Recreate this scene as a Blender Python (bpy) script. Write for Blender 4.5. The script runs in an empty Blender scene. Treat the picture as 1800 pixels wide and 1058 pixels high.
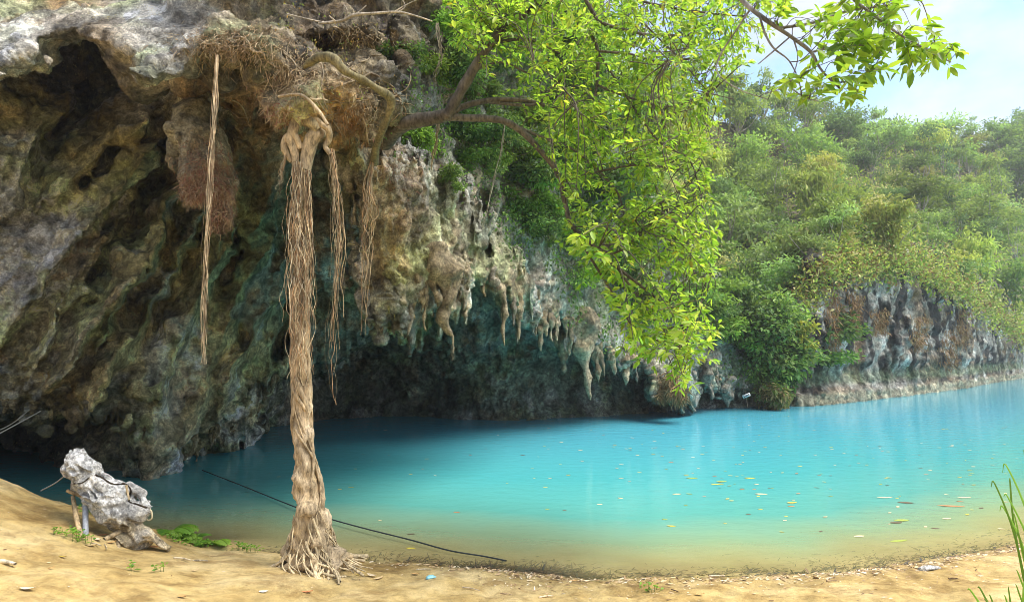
import bpy, math, random, time
import numpy as np
from mathutils import Vector, Matrix
from mathutils.bvhtree import BVHTree
import openvdb as vdb

T0 = time.time()
random.seed(11); RNG = np.random.default_rng(11)
SC = bpy.context.scene
COL = SC.collection

# ------------------------------------------------------------------ camera, sky, sun, exposure
F, CX, CY, CAMZ = 1100.0, 900.0, 529.0, 3.0
PITCH = math.atan(91 / F); PC, PS = math.cos(PITCH), math.sin(PITCH)
cam = bpy.data.cameras.new('camera'); cam_o = bpy.data.objects.new('camera', cam); COL.objects.link(cam_o)
cam.sensor_width = 36; cam.lens = 36 * F / 1800; cam.clip_end = 2000; cam.clip_start = 0.05
cam_o.location = (0, 0, CAMZ); cam_o.rotation_euler = (math.pi / 2 + PITCH, 0, 0)
SC.camera = cam_o

SUN_EL, SUN_AZ = math.radians(60), math.radians(98)      # azimuth clockwise from +Y (the view direction)
W_ = bpy.data.worlds.new('World'); SC.world = W_; W_.use_nodes = True
nt = W_.node_tree; nt.nodes.clear(); N = nt.nodes.new; L = nt.links.new
out = N('ShaderNodeOutputWorld'); bg = N('ShaderNodeBackground'); bg.inputs['Strength'].default_value = 0.125
sky = N('ShaderNodeTexSky'); sky.sky_type = 'NISHITA'; sky.sun_disc = False
sky.sun_elevation = SUN_EL; sky.sun_rotation = SUN_AZ; sky.air_density = 0.8; sky.dust_density = 0.6; sky.ozone_density = 2.0
tc = N('ShaderNodeTexCoord'); mp = N('ShaderNodeMapping'); mp.inputs['Scale'].default_value = (1.6, 1.6, 3.2)
cn = N('ShaderNodeTexNoise'); cn.inputs['Scale'].default_value = 3.4; cn.inputs['Detail'].default_value = 8; cn.inputs['Roughness'].default_value = 0.56
cr = N('ShaderNodeValToRGB'); cr.color_ramp.elements[0].position = 0.40; cr.color_ramp.elements[1].position = 0.62
mix = N('ShaderNodeMix'); mix.data_type = 'RGBA'; mix.inputs[7].default_value = (2.45, 2.45, 2.45, 1)
L(tc.outputs['Generated'], mp.inputs['Vector']); L(mp.outputs['Vector'], cn.inputs['Vector']); L(cn.outputs['Fac'], cr.inputs['Fac'])
mf = N('ShaderNodeMath'); mf.operation = 'MULTIPLY'; mf.inputs[1].default_value = 0.92
L(cr.outputs['Color'], mf.inputs[0]); L(mf.outputs[0], mix.inputs[0]); L(sky.outputs['Color'], mix.inputs[6]); L(mix.outputs[2], bg.inputs['Color']); L(bg.outputs[0], out.inputs[0])
sun = bpy.data.lights.new('sun', 'SUN'); sun.energy = 2.4; sun.angle = math.radians(45); sun.color = (1.0, 0.94, 0.84)
sun_o = bpy.data.objects.new('sun', sun); COL.objects.link(sun_o)
sd = Vector((math.sin(SUN_AZ) * math.cos(SUN_EL), math.cos(SUN_AZ) * math.cos(SUN_EL), math.sin(SUN_EL)))
sun_o.rotation_euler = sd.to_track_quat('Z', 'Y').to_euler(); sun_o.location = sd * 60
SC.view_settings.view_transform = 'Standard'; SC.view_settings.look = 'None'; SC.view_settings.gamma = 1
SC.view_settings.use_curve_mapping = False; SC.view_settings.exposure = 1.7
SC.render.engine = 'CYCLES'
SC.cycles.use_denoising = True; SC.cycles.denoising_prefilter = 'ACCURATE'; SC.cycles.denoising_input_passes = 'RGB_ALBEDO_NORMAL'; SC.cycles.filter_width = 0.9; SC.cycles.use_adaptive_sampling = False; SC.cycles.max_bounces = 8; SC.cycles.diffuse_bounces = 4; SC.cycles.transparent_max_bounces = 12
SC.cycles.volume_bounces = 0; SC.cycles.caustics_reflective = False; SC.cycles.caustics_refractive = False

# ------------------------------------------------------------------ helpers: pixels, noise, meshes
def rays(px, py):
    a = (np.asarray(px, float) - CX) / F; b = (CY - np.asarray(py, float)) / F
    return a, PC - b * PS, PS + b * PC
def Wn(px, py, Y):
    a, f, u = rays(px, py); Y = np.asarray(Y, float)
    return np.stack(np.broadcast_arrays(a / f * Y, Y, CAMZ + u / f * Y), -1)
def W(px, py, Y): return Vector(Wn(px, py, Y))
def topx(P):
    P = np.asarray(P); x, y, z = P[..., 0], P[..., 1], P[..., 2] - CAMZ
    fw = PC * y + PS * z; up = PC * z - PS * y
    return CX + F * x / fw, CY - F * up / fw
def water(px, py, z=0.0):
    a, f, u = rays(px, py); t = (z - CAMZ) / u
    return Vector((a * t, f * t, z))

TAB = np.random.default_rng(5).random(64 ** 3).astype(np.float32) * 2 - 1
def vnoise(P):
    P = np.asarray(P, np.float32); o = np.empty(len(P), np.float32)
    for s in range(0, len(P), 400000):
        p = P[s:s + 400000]; i = np.floor(p).astype(np.int32); f = p - i; f = f * f * (3 - 2 * f)
        i0 = i & 63; i1 = (i + 1) & 63
        x0, y0, z0 = i0.T; x1, y1, z1 = i1.T
        x0 = x0 << 12; x1 = x1 << 12; y0 = y0 << 6; y1 = y1 << 6
        fx, fy, fz = f.T
        a = TAB[x0 + y0 + z0]; a = a + (TAB[x1 + y0 + z0] - a) * fx
        b = TAB[x0 + y1 + z0]; b = b + (TAB[x1 + y1 + z0] - b) * fx
        c = TAB[x0 + y0 + z1]; c = c + (TAB[x1 + y0 + z1] - c) * fx
        d = TAB[x0 + y1 + z1]; d = d + (TAB[x1 + y1 + z1] - d) * fx
        a = a + (b - a) * fy; c = c + (d - c) * fy
        o[s:s + 400000] = a + (c - a) * fz
    return o
def fbm(P, octv=3, gain=0.5):
    P = np.asarray(P, np.float32); s = np.zeros(len(P), np.float32); a = 1.0; f = 1.0
    for k in range(octv):
        s += a * vnoise(P * f + 17.3 * k); a *= gain; f *= 2.07
    return s
def sm(x, a, b):
    t = np.clip((x - a) / (b - a), 0, 1); return t * t * (3 - 2 * t)
def tps(ctrl):
    """thin-plate interpolation of (px, py, value)"""
    c = np.array(ctrl, float); X = c[:, :2] / 300.0; n = len(X)
    def U(r2): return 0.5 * r2 * np.log(r2 + 1e-9)
    K = U(((X[:, None] - X[None]) ** 2).sum(-1)) + np.eye(n) * 0.02
    Pm = np.c_[np.ones(n), X]; A = np.zeros((n + 3, n + 3)); A[:n, :n] = K; A[:n, n:] = Pm; A[n:, :n] = Pm.T
    s = np.linalg.solve(A, np.r_[c[:, 2], 0, 0, 0]); lo, hi = c[:, 2].min(), c[:, 2].max()
    def ev(px, py):
        px, py = np.broadcast_arrays(np.asarray(px, float) / 300, np.asarray(py, float) / 300)
        o = s[n] + s[n + 1] * px + s[n + 2] * py
        for k in range(n): o = o + s[k] * U((px - X[k, 0]) ** 2 + (py - X[k, 1]) ** 2)
        return np.clip(o, lo * 0.97, hi * 1.03)
    return ev
def poly_sd(px, py, poly):
    """signed distance in px, positive inside"""
    p = np.array(poly, float); q = np.roll(p, -1, 0); d = np.full(px.shape, 1e9); ins = np.zeros(px.shape, bool)
    for (ax, ay), (bx, by) in zip(p, q):
        ex, ey = bx - ax, by - ay; t = np.clip(((px - ax) * ex + (py - ay) * ey) / (ex * ex + ey * ey + 1e-9), 0, 1)
        d = np.minimum(d, np.hypot(px - ax - t * ex, py - ay - t * ey))
        if ay != by: ins ^= ((ay > py) != (by > py)) & (px < (bx - ax) * (py - ay) / (by - ay) + ax)
    return np.where(ins, d, -d)

def tag(o, label=None, cat=None, group=None, kind=None):
    if label: o['label'] = label
    if cat: o['category'] = cat
    if group: o['group'] = group
    if kind: o['kind'] = kind
    return o
def link(name, data, parent=None):
    o = bpy.data.objects.new(name, data); COL.objects.link(o)
    if parent is not None:
        o.parent = parent; o.matrix_parent_inverse = Matrix.Translation(parent.location).inverted() if not getattr(parent, 'LOCAL', False) else Matrix()
    return o
def empty(name, loc, label, cat, group=None):
    e = bpy.data.objects.new(name, None); COL.objects.link(e); e.location = loc; e.empty_display_size = 0.1
    return tag(e, label, cat, group)
def np_mesh(name, V, faces, m=None, col=None, smooth=True, fsize=4):
    """faces: (n, fsize) array"""
    V = np.asarray(V, np.float32); Fc = np.asarray(faces, np.int32); me = bpy.data.meshes.new(name)
    me.vertices.add(len(V)); me.vertices.foreach_set('co', V.ravel())
    me.loops.add(Fc.size); me.loops.foreach_set('vertex_index', Fc.ravel())
    me.polygons.add(len(Fc)); me.polygons.foreach_set('loop_start', np.arange(0, Fc.size, Fc.shape[1], dtype=np.int32))
    me.update(calc_edges=True)
    if smooth: me.polygons.foreach_set('use_smooth', np.ones(len(Fc), bool))
    if col is not None:
        at = me.attributes.new('col', 'FLOAT_COLOR', 'POINT')
        c = np.ones((len(V), 4), np.float32); c[:, :3] = col; at.data.foreach_set('color', c.ravel())
    if m: me.materials.append(m)
    return me
class MB:
    """collects quads"""
    def __init__(s): s.v = []; s.f = []; s.c = []; s.n = 0
    def add(s, V, Fc, c=None):
        V = np.asarray(V, np.float32).reshape(-1, 3); s.v.append(V); s.f.append(np.asarray(Fc, np.int32) + s.n); s.n += len(V)
        cc = np.empty((len(V), 3), np.float32); cc[:] = (1, 1, 1) if c is None else c; s.c.append(cc)
    def mesh(s, name, m, smooth=True): return np_mesh(name, np.concatenate(s.v), np.concatenate(s.f), m, np.concatenate(s.c), smooth)
    def build(s, name, m, parent=None, smooth=True): return link(name, s.mesh(name, m, smooth), parent)
def crom(pts, n=6):
    """smooth polyline through pts (k, d)"""
    p = np.asarray(pts, float)
    if len(p) < 3: return np.array([p[0] + (p[-1] - p[0]) * t for t in np.linspace(0, 1, n + 1)])
    q = np.vstack([2 * p[0] - p[1], p, 2 * p[-1] - p[-2]]); o = []
    for i in range(1, len(q) - 2):
        a, b, c, d = q[i - 1:i + 3]
        for t in np.arange(n) / n:
            o.append(0.5 * (2 * b + (c - a) * t + (2 * a - 5 * b + 4 * c - d) * t * t + (3 * b - a - 3 * c + d) * t ** 3))
    o.append(p[-1]); return np.array(o)
def tube(mb, P, R, seg=6, c=None, lump=0.0, seed=0.0, lumpf=6.0):
    """tube along P (n,3) with radii R"""
    P = np.asarray(P, float); n = len(P); R = np.broadcast_to(np.asarray(R, float), (n,))
    Tn = np.gradient(P, axis=0); Tn /= np.linalg.norm(Tn, axis=1)[:, None] + 1e-9
    ref = np.array([0.31, 0.92, 0.2]); A = np.cross(Tn, ref); A /= np.linalg.norm(A, axis=1)[:, None] + 1e-9; B = np.cross(Tn, A)
    an = np.linspace(0, 2 * math.pi, seg, endpoint=False)
    V = P[:, None] + (A[:, None] * np.cos(an)[None, :, None] + B[:, None] * np.sin(an)[None, :, None]) * R[:, None, None]
    if lump:
        dirv = V - P[:, None]; k = fbm((V.reshape(-1, 3) * lumpf + seed), 3).reshape(n, seg)
        V = P[:, None] + dirv * (1 + lump * k)[..., None]
    i = np.arange(n - 1)[:, None] * seg; j = np.arange(seg)[None]; j2 = (j + 1) % seg
    Fq = np.stack([i + j, i + j2, i + seg + j2, i + seg + j], -1).reshape(-1, 4)
    mb.add(V.reshape(-1, 3), Fq, c)
def nrm(v): return v / (np.linalg.norm(v, axis=-1, keepdims=True) + 1e-9)
def leaves(mb, P, D, Nn, Ln, Wd, col, fold=0.18, droop=0.12):
    """many leaves at once: base points, directions, normals, lengths, widths, colours"""
    n = len(P); D = nrm(D); S = nrm(np.cross(D, Nn)); U = np.cross(S, D)
    Ln = np.broadcast_to(Ln, (n,))[:, None]; Wd = np.broadcast_to(Wd, (n,))[:, None]
    up = U * Wd * fold; dr = -U * Ln * droop
    b = P; t = P + D * Ln + dr * 1.3
    l1 = P + D * Ln * .30 - S * Wd * .46 + up; r1 = P + D * Ln * .30 + S * Wd * .46 + up
    l2 = P + D * Ln * .68 - S * Wd * .40 + up + dr * .5; r2 = P + D * Ln * .68 + S * Wd * .40 + up + dr * .5
    V = np.stack([b, l1, l2, t, r2, r1], 1).reshape(-1, 3)
    k = np.arange(n)[:, None] * 6
    Fq = np.concatenate([k + np.array([0, 1, 2, 3]), k + np.array([0, 3, 4, 5])], 0)
    mb.add(V, Fq, np.repeat(np.broadcast_to(col, (n, 3)), 6, 0))
def rdir(n, rng=RNG): return nrm(rng.normal(size=(n, 3)))

# ------------------------------------------------------------------ materials
def mat(name):
    m = bpy.data.materials.new(name); m.use_nodes = True; t = m.node_tree; t.nodes.clear()
    return m, t, t.nodes.new, t.links.new
def noise_node(t, scale, detail=6, rough=0.6, vec=None, stretch=None):
    n = t.nodes.new('ShaderNodeTexNoise'); n.inputs['Scale'].default_value = scale; n.inputs['Detail'].default_value = detail; n.inputs['Roughness'].default_value = rough
    g = t.nodes.new('ShaderNodeNewGeometry'); src = g.outputs['Position']
    if stretch:
        mpn = t.nodes.new('ShaderNodeMapping'); mpn.inputs['Scale'].default_value = stretch; t.links.new(src, mpn.inputs['Vector']); src = mpn.outputs['Vector']
    t.links.new(src, n.inputs['Vector']); return n
def ramp(t, src, stops):
    r = t.nodes.new('ShaderNodeValToRGB'); e = r.color_ramp.elements
    while len(e) < len(stops): e.new(0.5)
    for k, (p, c) in enumerate(stops): e[k].position = p; e[k].color = (c[0], c[1], c[2], 1) if not isinstance(c, (int, float)) else (c, c, c, 1)
    t.links.new(src, r.inputs['Fac']); return r
def mixc(t, mode, fac, a, b):
    m = t.nodes.new('ShaderNodeMix'); m.data_type = 'RGBA'; m.blend_type = mode
    for s, v in ((0, fac), (6, a), (7, b)):
        if isinstance(v, (int, float)): m.inputs[s].default_value = v if s == 0 else (v, v, v, 1)
        elif isinstance(v, tuple): m.inputs[s].default_value = (*v, 1)
        else: t.links.new(v, m.inputs[s])
    return m.outputs[2]
def bump(t, src, strength, dist, prev=None):
    b = t.nodes.new('ShaderNodeBump'); b.inputs['Strength'].default_value = strength; b.inputs['Distance'].default_value = dist
    t.links.new(src, b.inputs['Height'])
    if prev is not None: t.links.new(prev.outputs[0], b.inputs['Normal'])
    return b
def rock_mat(name, s=1.0, speck=True, contrast=1.0, streak=0.0):
    m, t, N, L = mat(name); o = N('ShaderNodeOutputMaterial'); p = N('ShaderNodeBsdfPrincipled'); L(p.outputs[0], o.inputs[0])
    a = N('ShaderNodeAttribute'); a.attribute_name = 'col'
    n1 = noise_node(t, 1.3 * s, 8, 0.68); n2 = noise_node(t, 7.0 * s, 8, 0.7); n3 = noise_node(t, 34 * s, 4, 0.7)
    lo = 1 - 0.55 * contrast
    r1 = ramp(t, n1.outputs['Fac'], [(0.36, lo), (0.5, 0.9), (0.66, 1.5)]); r2 = ramp(t, n2.outputs['Fac'], [(0.37, 0.38), (0.5, 0.98), (0.63, 1.75)]); r3 = ramp(t, n3.outputs['Fac'], [(0.38, 0.6), (0.5, 1.0), (0.62, 1.45)])
    c = mixc(t, 'MULTIPLY', 1.0, a.outputs['Color'], r1.outputs[0]); c = mixc(t, 'MULTIPLY', 0.85, c, r2.outputs[0]); c = mixc(t, 'MULTIPLY', 0.8, c, r3.outputs[0])
    if streak:
        ns = noise_node(t, 1.6, 6, 0.65, stretch=(1.6, 1.6, 0.16)); rs = ramp(t, ns.outputs['Fac'], [(0.38, 0.25), (0.5, 0.9), (0.62, 1.35)])
        c = mixc(t, 'MULTIPLY', streak, c, rs.outputs[0])
    if speck:
        n4 = noise_node(t, 16 * s, 2, 0.5); n5 = noise_node(t, 0.9 * s, 3, 0.5)
        k = N('ShaderNodeMath'); k.operation = 'MULTIPLY'
        L(ramp(t, n4.outputs['Fac'], [(0.64, 0.0), (0.70, 0.8)]).outputs[0], k.inputs[0]); L(ramp(t, n5.outputs['Fac'], [(0.47, 0.0), (0.6, 1.0)]).outputs[0], k.inputs[1])
        c = mixc(t, 'MIX', k.outputs[0], c, (0.50, 0.44, 0.22))
    L(c, p.inputs['Base Color']); p.inputs['Roughness'].default_value = 0.82; p.inputs['Specular IOR Level'].default_value = 0.3
    vo = N('ShaderNodeTexVoronoi'); vo.feature = 'DISTANCE_TO_EDGE'; vo.inputs['Scale'].default_value = 3.4 * s; nv = noise_node(t, 4.0 * s, 4, 0.6); gg = N('ShaderNodeNewGeometry'); va = N('ShaderNodeVectorMath'); va.operation = 'MULTIPLY_ADD'; va.inputs[1].default_value = (.5, .5, .5); L(nv.outputs['Color'], va.inputs[0]); L(gg.outputs['Position'], va.inputs[2]); L(va.outputs[0], vo.inputs['Vector']); vr = ramp(t, vo.outputs['Distance'], [(0.0, 0.0), (0.05, 0.8), (0.3, 1.0)])
    b = bump(t, vr.outputs[0], 0.7, 0.05 / s); b = bump(t, n2.outputs['Fac'], 1.0, 0.22 / s, b); b = bump(t, n3.outputs['Fac'], 1.0, 0.045 / s, b); L(b.outputs[0], p.inputs['Normal'])
    return m
def leaf_mat(name, vary=0.0, trans=0.45, rough=0.45, spec=0.4, use_rand=False):
    m, t, N, L = mat(name); o = N('ShaderNodeOutputMaterial'); p = N('ShaderNodeBsdfPrincipled'); tr = N('ShaderNodeBsdfTranslucent'); mx = N('ShaderNodeMixShader')
    a = N('ShaderNodeAttribute'); a.attribute_name = 'col'; c = a.outputs['Color']
    if use_rand:
        oi = N('ShaderNodeObjectInfo'); h = N('ShaderNodeHueSaturation'); h.inputs['Saturation'].default_value = 0.95
        q = N('ShaderNodeMapRange'); q.inputs[3].default_value = 0.472; q.inputs[4].default_value = 0.522; L(oi.outputs['Random'], q.inputs[0]); L(q.outputs[0], h.inputs['Hue'])
        w = N('ShaderNodeMath'); w.operation = 'MULTIPLY'; w.inputs[1].default_value = 7.31; w2 = N('ShaderNodeMath'); w2.operation = 'FRACT'
        L(oi.outputs['Random'], w.inputs[0]); L(w.outputs[0], w2.inputs[0])
        q2 = N('ShaderNodeMapRange'); q2.inputs[3].default_value = 0.65; q2.inputs[4].default_value = 1.35; L(w2.outputs[0], q2.inputs[0]); L(q2.outputs[0], h.inputs['Value'])
        L(c, h.inputs['Color']); c = h.outputs[0]
    L(c, p.inputs['Base Color']); p.inputs['Roughness'].default_value = rough; p.inputs['Specular IOR Level'].default_value = spec
    g = N('ShaderNodeGamma'); g.inputs[1].default_value = 0.85; L(c, g.inputs[0])
    y = mixc(t, 'MULTIPLY', 1.0, g.outputs[0], (1.0, 1.15, 0.55)); L(y, tr.inputs[0])
    mx.inputs[0].default_value = trans; L(p.outputs[0], mx.inputs[1]); L(tr.outputs[0], mx.inputs[2]); L(mx.outputs[0], o.inputs[0])
    return m
def bark_mat(name, s=1.0, bumpd=0.01):
    m, t, N, L = mat(name); o = N('ShaderNodeOutputMaterial'); p = N('ShaderNodeBsdfPrincipled'); L(p.outputs[0], o.inputs[0])
    a = N('ShaderNodeAttribute'); a.attribute_name = 'col'
    n1 = noise_node(t, 11 * s, 8, 0.75, stretch=(1.8, 1.8, 0.5)); n2 = noise_node(t, 45 * s, 4, 0.7, stretch=(1.5, 1.5, 0.5)); n0 = noise_node(t, 2.2 * s, 4, 0.6)
    c = mixc(t, 'MULTIPLY', 1.0, a.outputs['Color'], ramp(t, n1.outputs['Fac'], [(0.36, 0.35), (0.5, 0.95), (0.64, 1.5)]).outputs[0])
    c = mixc(t, 'MULTIPLY', 0.7, c, ramp(t, n0.outputs['Fac'], [(0.38, 0.5), (0.62, 1.3)]).outputs[0])
    L(c, p.inputs['Base Color']); p.inputs['Roughness'].default_value = 0.8; p.inputs['Specular IOR Level'].default_value = 0.25
    b = bump(t, n1.outputs['Fac'], 0.9, bumpd * 2); b = bump(t, n2.outputs['Fac'], 0.8, bumpd * 0.6, b); L(b.outputs[0], p.inputs['Normal'])
    return m
def plain_mat(name, rough=0.7, spec=0.3):
    m, t, N, L = mat(name); o = N('ShaderNodeOutputMaterial'); p = N('ShaderNodeBsdfPrincipled'); L(p.outputs[0], o.inputs[0])
    a = N('ShaderNodeAttribute'); a.attribute_name = 'col'; n1 = noise_node(t, 40, 4, 0.6)
    c = mixc(t, 'MULTIPLY', 0.7, a.outputs['Color'], ramp(t, n1.outputs['Fac'], [(0.3, 0.6), (0.7, 1.35)]).outputs[0])
    L(c, p.inputs['Base Color']); p.inputs['Roughness'].default_value = rough; p.inputs['Specular IOR Level'].default_value = spec
    return m
M_ROCK = rock_mat('limestone'); M_FAR = rock_mat('far_limestone', 0.55, speck=False, streak=0.4); M_STONE = rock_mat('grey_stone', 3.2, speck=False, contrast=0.6)
M_LEAF = leaf_mat('tree_leaf', trans=0.62, rough=0.34, spec=0.5); M_HILL = leaf_mat('hill_leaf', trans=0.35, rough=0.6, spec=0.25, use_rand=True)
M_COVER = leaf_mat('undergrowth_leaf', trans=0.35, rough=0.6, spec=0.25); M_FERN = leaf_mat('fern_leaf', trans=0.45, rough=0.5)
M_BARK = bark_mat('bark'); M_ROOT = bark_mat('root_bark', 1.4, 0.008); M_PLAIN = plain_mat('dry_matter'); M_GLOSS = plain_mat('smooth_matter', 0.35, 0.5)

# ------------------------------------------------------------------ beach, lake bed and water
SHX = np.array([-60, -14, -10, -8.6, -7.2, -6.0, -5.0, -4.0, -3.0, -2.0, -1, 0, 1, 2, 3, 4.5, 6, 7.5, 9, 12, 20, 60.])
SHY = np.array([9.5, 10.5, 10.6, 10.55, 10.5, 10.3, 10.15, 9.85, 9.6, 9.35, 9.1, 8.9, 8.7, 8.6, 8.62, 8.8, 9.2, 9.8, 10.6, 12.2, 15, 25.])
BNX = np.array([-60, -14, -10, -8.0, -7, -6, -5, -4, -3, -2, 0, 60.]); BNZ = np.array([2.9, 2.6, 1.95, 1.40, 1.00, 0.62, 0.34, 0.17, 0.07, 0.03, 0.0, 0.0])
def ground_z(x, y, detail=True):
    x = np.asarray(x, float); y = np.asarray(y, float); sh = x.shape
    ys = np.interp(x, SHX, SHY); P = np.stack([x.ravel(), y.ravel(), np.zeros(x.size)], -1)
    if detail: ys = ys + 0.16 * vnoise(P * 0.9 + 3.1).reshape(sh) + 0.05 * vnoise(P * 3.7).reshape(sh)
    d = ys - y; dl = np.clip(d, 0, 60); dw = np.clip(-d, 0, 200)
    land = 0.155 * dl / (1 + dl / 25) + np.interp(x, BNX, BNZ) * (1 - np.exp(-dl / 0.75))
    bed = -4.2 * (1 - np.exp(-0.062 * dw)) - 0.02 * dw / (1 + dw)
    z = np.where(d > 0, land, bed)
    if detail:
        k = sm(d, -0.3, 0.5).ravel()
        z = z + ((0.05 * fbm(P * 1.1 + 9, 2) + 0.022 * fbm(P * 4.3, 3) - .035 * np.clip(vnoise(P * np.array((3.4, 2.2, 1)) + 40) - .35, 0, 1)) * k + 0.02 * vnoise(P * 1.5) * (1 - k)).reshape(sh)
    return z
def gp(px, py, lift=0.0):
    """point of the ground under a pixel"""
    a, f, u = [float(v) for v in rays(px, py)]; t0 = 2.0
    for t in np.arange(2.5, 60, 0.05):
        if CAMZ + u * t < float(ground_z(np.array([a * t]), np.array([f * t]))[0]): break
        t0 = t
    lo, hi = t0, t
    for _ in range(12):
        mi = (lo + hi) / 2
        if CAMZ + u * mi < float(ground_z(np.array([a * mi]), np.array([f * mi]))[0]): hi = mi
        else: lo = mi
    return Vector((a * hi, f * hi, CAMZ + u * hi + lift))
def axis(parts):
    o = []
    for a, b, s in parts: o.append(np.arange(a, b, s))
    return np.unique(np.concatenate(o).round(4))
def grid_mesh(name, xs, ys, zf, m, attr=None):
    X, Y = np.meshgrid(xs, ys, indexing='ij'); Z = zf(X, Y); V = np.stack([X, Y, Z], -1).reshape(-1, 3)
    nx, ny = len(xs), len(ys); i = (np.arange(nx - 1)[:, None] * ny + np.arange(ny - 1)[None]).ravel()
    me = np_mesh(name, V, np.stack([i, i + ny, i + ny + 1, i + 1], -1), m)
    if attr:
        at = me.attributes.new(attr[0], 'FLOAT', 'POINT'); at.data.foreach_set('value', attr[1](X, Y).ravel().astype(np.float32))
    return me
def sand_mat():
    m, t, N, L = mat('sand'); o = N('ShaderNodeOutputMaterial'); p = N('ShaderNodeBsdfPrincipled'); L(p.outputs[0], o.inputs[0])
    n1 = noise_node(t, 0.8, 6, 0.6); n2 = noise_node(t, 6, 8, 0.7); n3 = noise_node(t, 90, 3, 0.7); n4 = noise_node(t, 28, 3, 0.6); n6 = noise_node(t, 2.4, 5, 0.65)
    c = ramp(t, n1.outputs['Fac'], [(0.36, (0.40, 0.27, 0.095)), (0.5, (0.53, 0.38, 0.15)), (0.64, (0.64, 0.49, 0.235))]).outputs[0]
    c = mixc(t, 'MULTIPLY', 0.6, c, ramp(t, n2.outputs['Fac'], [(0.36, 0.6), (0.5, 0.97), (0.64, 1.25)]).outputs[0])
    c = mixc(t, 'MULTIPLY', 0.45, c, ramp(t, n3.outputs['Fac'], [(0.3, 0.6), (0.6, 1.15)]).outputs[0])
    c = mixc(t, 'MULTIPLY', 0.8, c, ramp(t, n6.outputs['Fac'], [(0.38, (.62, .56, .5)), (0.5, (1, 1, 1)), (0.62, (1.12, 1.14, 1.2))]).outputs[0])
    c = mixc(t, 'MIX', ramp(t, n4.outputs['Fac'], [(0.68, 0.0), (0.74, 0.5)]).outputs[0], c, (0.22, 0.13, 0.06))
    g = N('ShaderNodeNewGeometry'); s = N('ShaderNodeSeparateXYZ'); L(g.outputs['Position'], s.inputs[0])
    q = N('ShaderNodeMapRange'); q.inputs[1].default_value = 0.03; q.inputs[2].default_value = 0.11; q.inputs[3].default_value = 0.84; q.inputs[4].default_value = 1.0; L(s.outputs[2], q.inputs[0])
    c = mixc(t, 'MULTIPLY', 1.0, c, q.outputs[0]); q3 = N('ShaderNodeMapRange'); q3.inputs[1].default_value = 0.0; q3.inputs[2].default_value = -0.05; q3.inputs[3].default_value = 0.0; q3.inputs[4].default_value = 0.65; L(s.outputs[2], q3.inputs[0]); c = mixc(t, 'MIX', q3.outputs[0], c, (0.80, 0.66, 0.34)); L(c, p.inputs['Base Color'])  # bed below the waterline painted paler to replace light lost in the water
    q2 = N('ShaderNodeMapRange'); q2.inputs[1].default_value = 0.0; q2.inputs[2].default_value = 0.1; q2.inputs[3].default_value = 0.45; q2.inputs[4].default_value = 0.92; L(s.outputs[2], q2.inputs[0]); L(q2.outputs[0], p.inputs['Roughness'])
    b = bump(t, n2.outputs['Fac'], 0.8, 0.09); b = bump(t, n3.outputs['Fac'], 0.7, 0.012, b); L(b.outputs[0], p.inputs['Normal']); p.inputs['Specular IOR Level'].default_value = 0.25
    return m
xs = axis([(-420, -40, 20), (-40, -14, 1), (-14, -9, .2), (-9, 11, .05), (11, 16, .2), (16, 60, 1.5), (60, 421, 20)])
ys = axis([(-420, -40, 20), (-40, 0, 1), (0, 3.5, .2), (3.5, 12.5, .05), (12.5, 18, .25), (18, 60, 1.5), (60, 421, 20)])
tag(link('ground', grid_mesh('ground', xs, ys, ground_z, sand_mat())), 'tan sandy beach sloping into the turquoise lake', kind='structure')
def water_mat():
    m, t, N, L = mat('lake_water'); o = N('ShaderNodeOutputMaterial')
    a = N('ShaderNodeAttribute'); a.attribute_name = 'depth'; d = a.outputs['Fac']
    mr = N('ShaderNodeMapRange'); mr.inputs[1].default_value = 0; mr.inputs[2].default_value = 3.2; L(d, mr.inputs[0])
    n1 = noise_node(t, 0.25, 3, 0.5); ad = N('ShaderNodeMath'); ad.operation = 'MULTIPLY_ADD'; ad.inputs[1].default_value = 0.08; L(n1.outputs['Fac'], ad.inputs[0]); L(mr.outputs[0], ad.inputs[2])
    c = ramp(t, ad.outputs[0], [(0.045, (0.80, 0.66, 0.30)), (0.10, (0.66, 0.64, 0.30)), (0.17, (0.36, 0.55, 0.33)), (0.28, (0.13, 0.46, 0.40)), (0.48, (0.08, 0.42, 0.44)), (0.85, (0.085, 0.41, 0.53))]).outputs[0]
    op = N('ShaderNodeMath'); op.operation = 'MULTIPLY'; op.inputs[1].default_value = -1.9; L(d, op.inputs[0])
    ex = N('ShaderNodeMath'); ex.operation = 'EXPONENT'; L(op.outputs[0], ex.inputs[0])
    df = N('ShaderNodeBsdfDiffuse'); L(c, df.inputs[0]); tr = N('ShaderNodeBsdfTransparent'); tr.inputs[0].default_value = (1, 1, 0.97, 1)
    mx = N('ShaderNodeMixShader'); L(ex.outputs[0], mx.inputs[0]); L(df.outputs[0], mx.inputs[1]); L(tr.outputs[0], mx.inputs[2])
    gl = N('ShaderNodeBsdfGlossy'); gl.inputs['Roughness'].default_value = 0.03; fr = N('ShaderNodeFresnel'); fr.inputs[0].default_value = 1.333
    w1 = noise_node(t, 2.2, 3, 0.5, stretch=(1, 1.6, 1)); w2 = noise_node(t, 9, 2, 0.5, stretch=(1, 1.5, 1)); b = bump(t, w1.outputs['Fac'], 0.35, 0.03); b = bump(t, w2.outputs['Fac'], 0.35, 0.008, b)
    L(b.outputs[0], gl.inputs['Normal']); L(b.outputs[0], fr.inputs['Normal'])
    m2 = N('ShaderNodeMixShader'); L(fr.outputs[0], m2.inputs[0]); L(mx.outputs[0], m2.inputs[1]); L(gl.outputs[0], m2.inputs[2]); L(m2.outputs[0], o.inputs[0])
    return m
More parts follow.
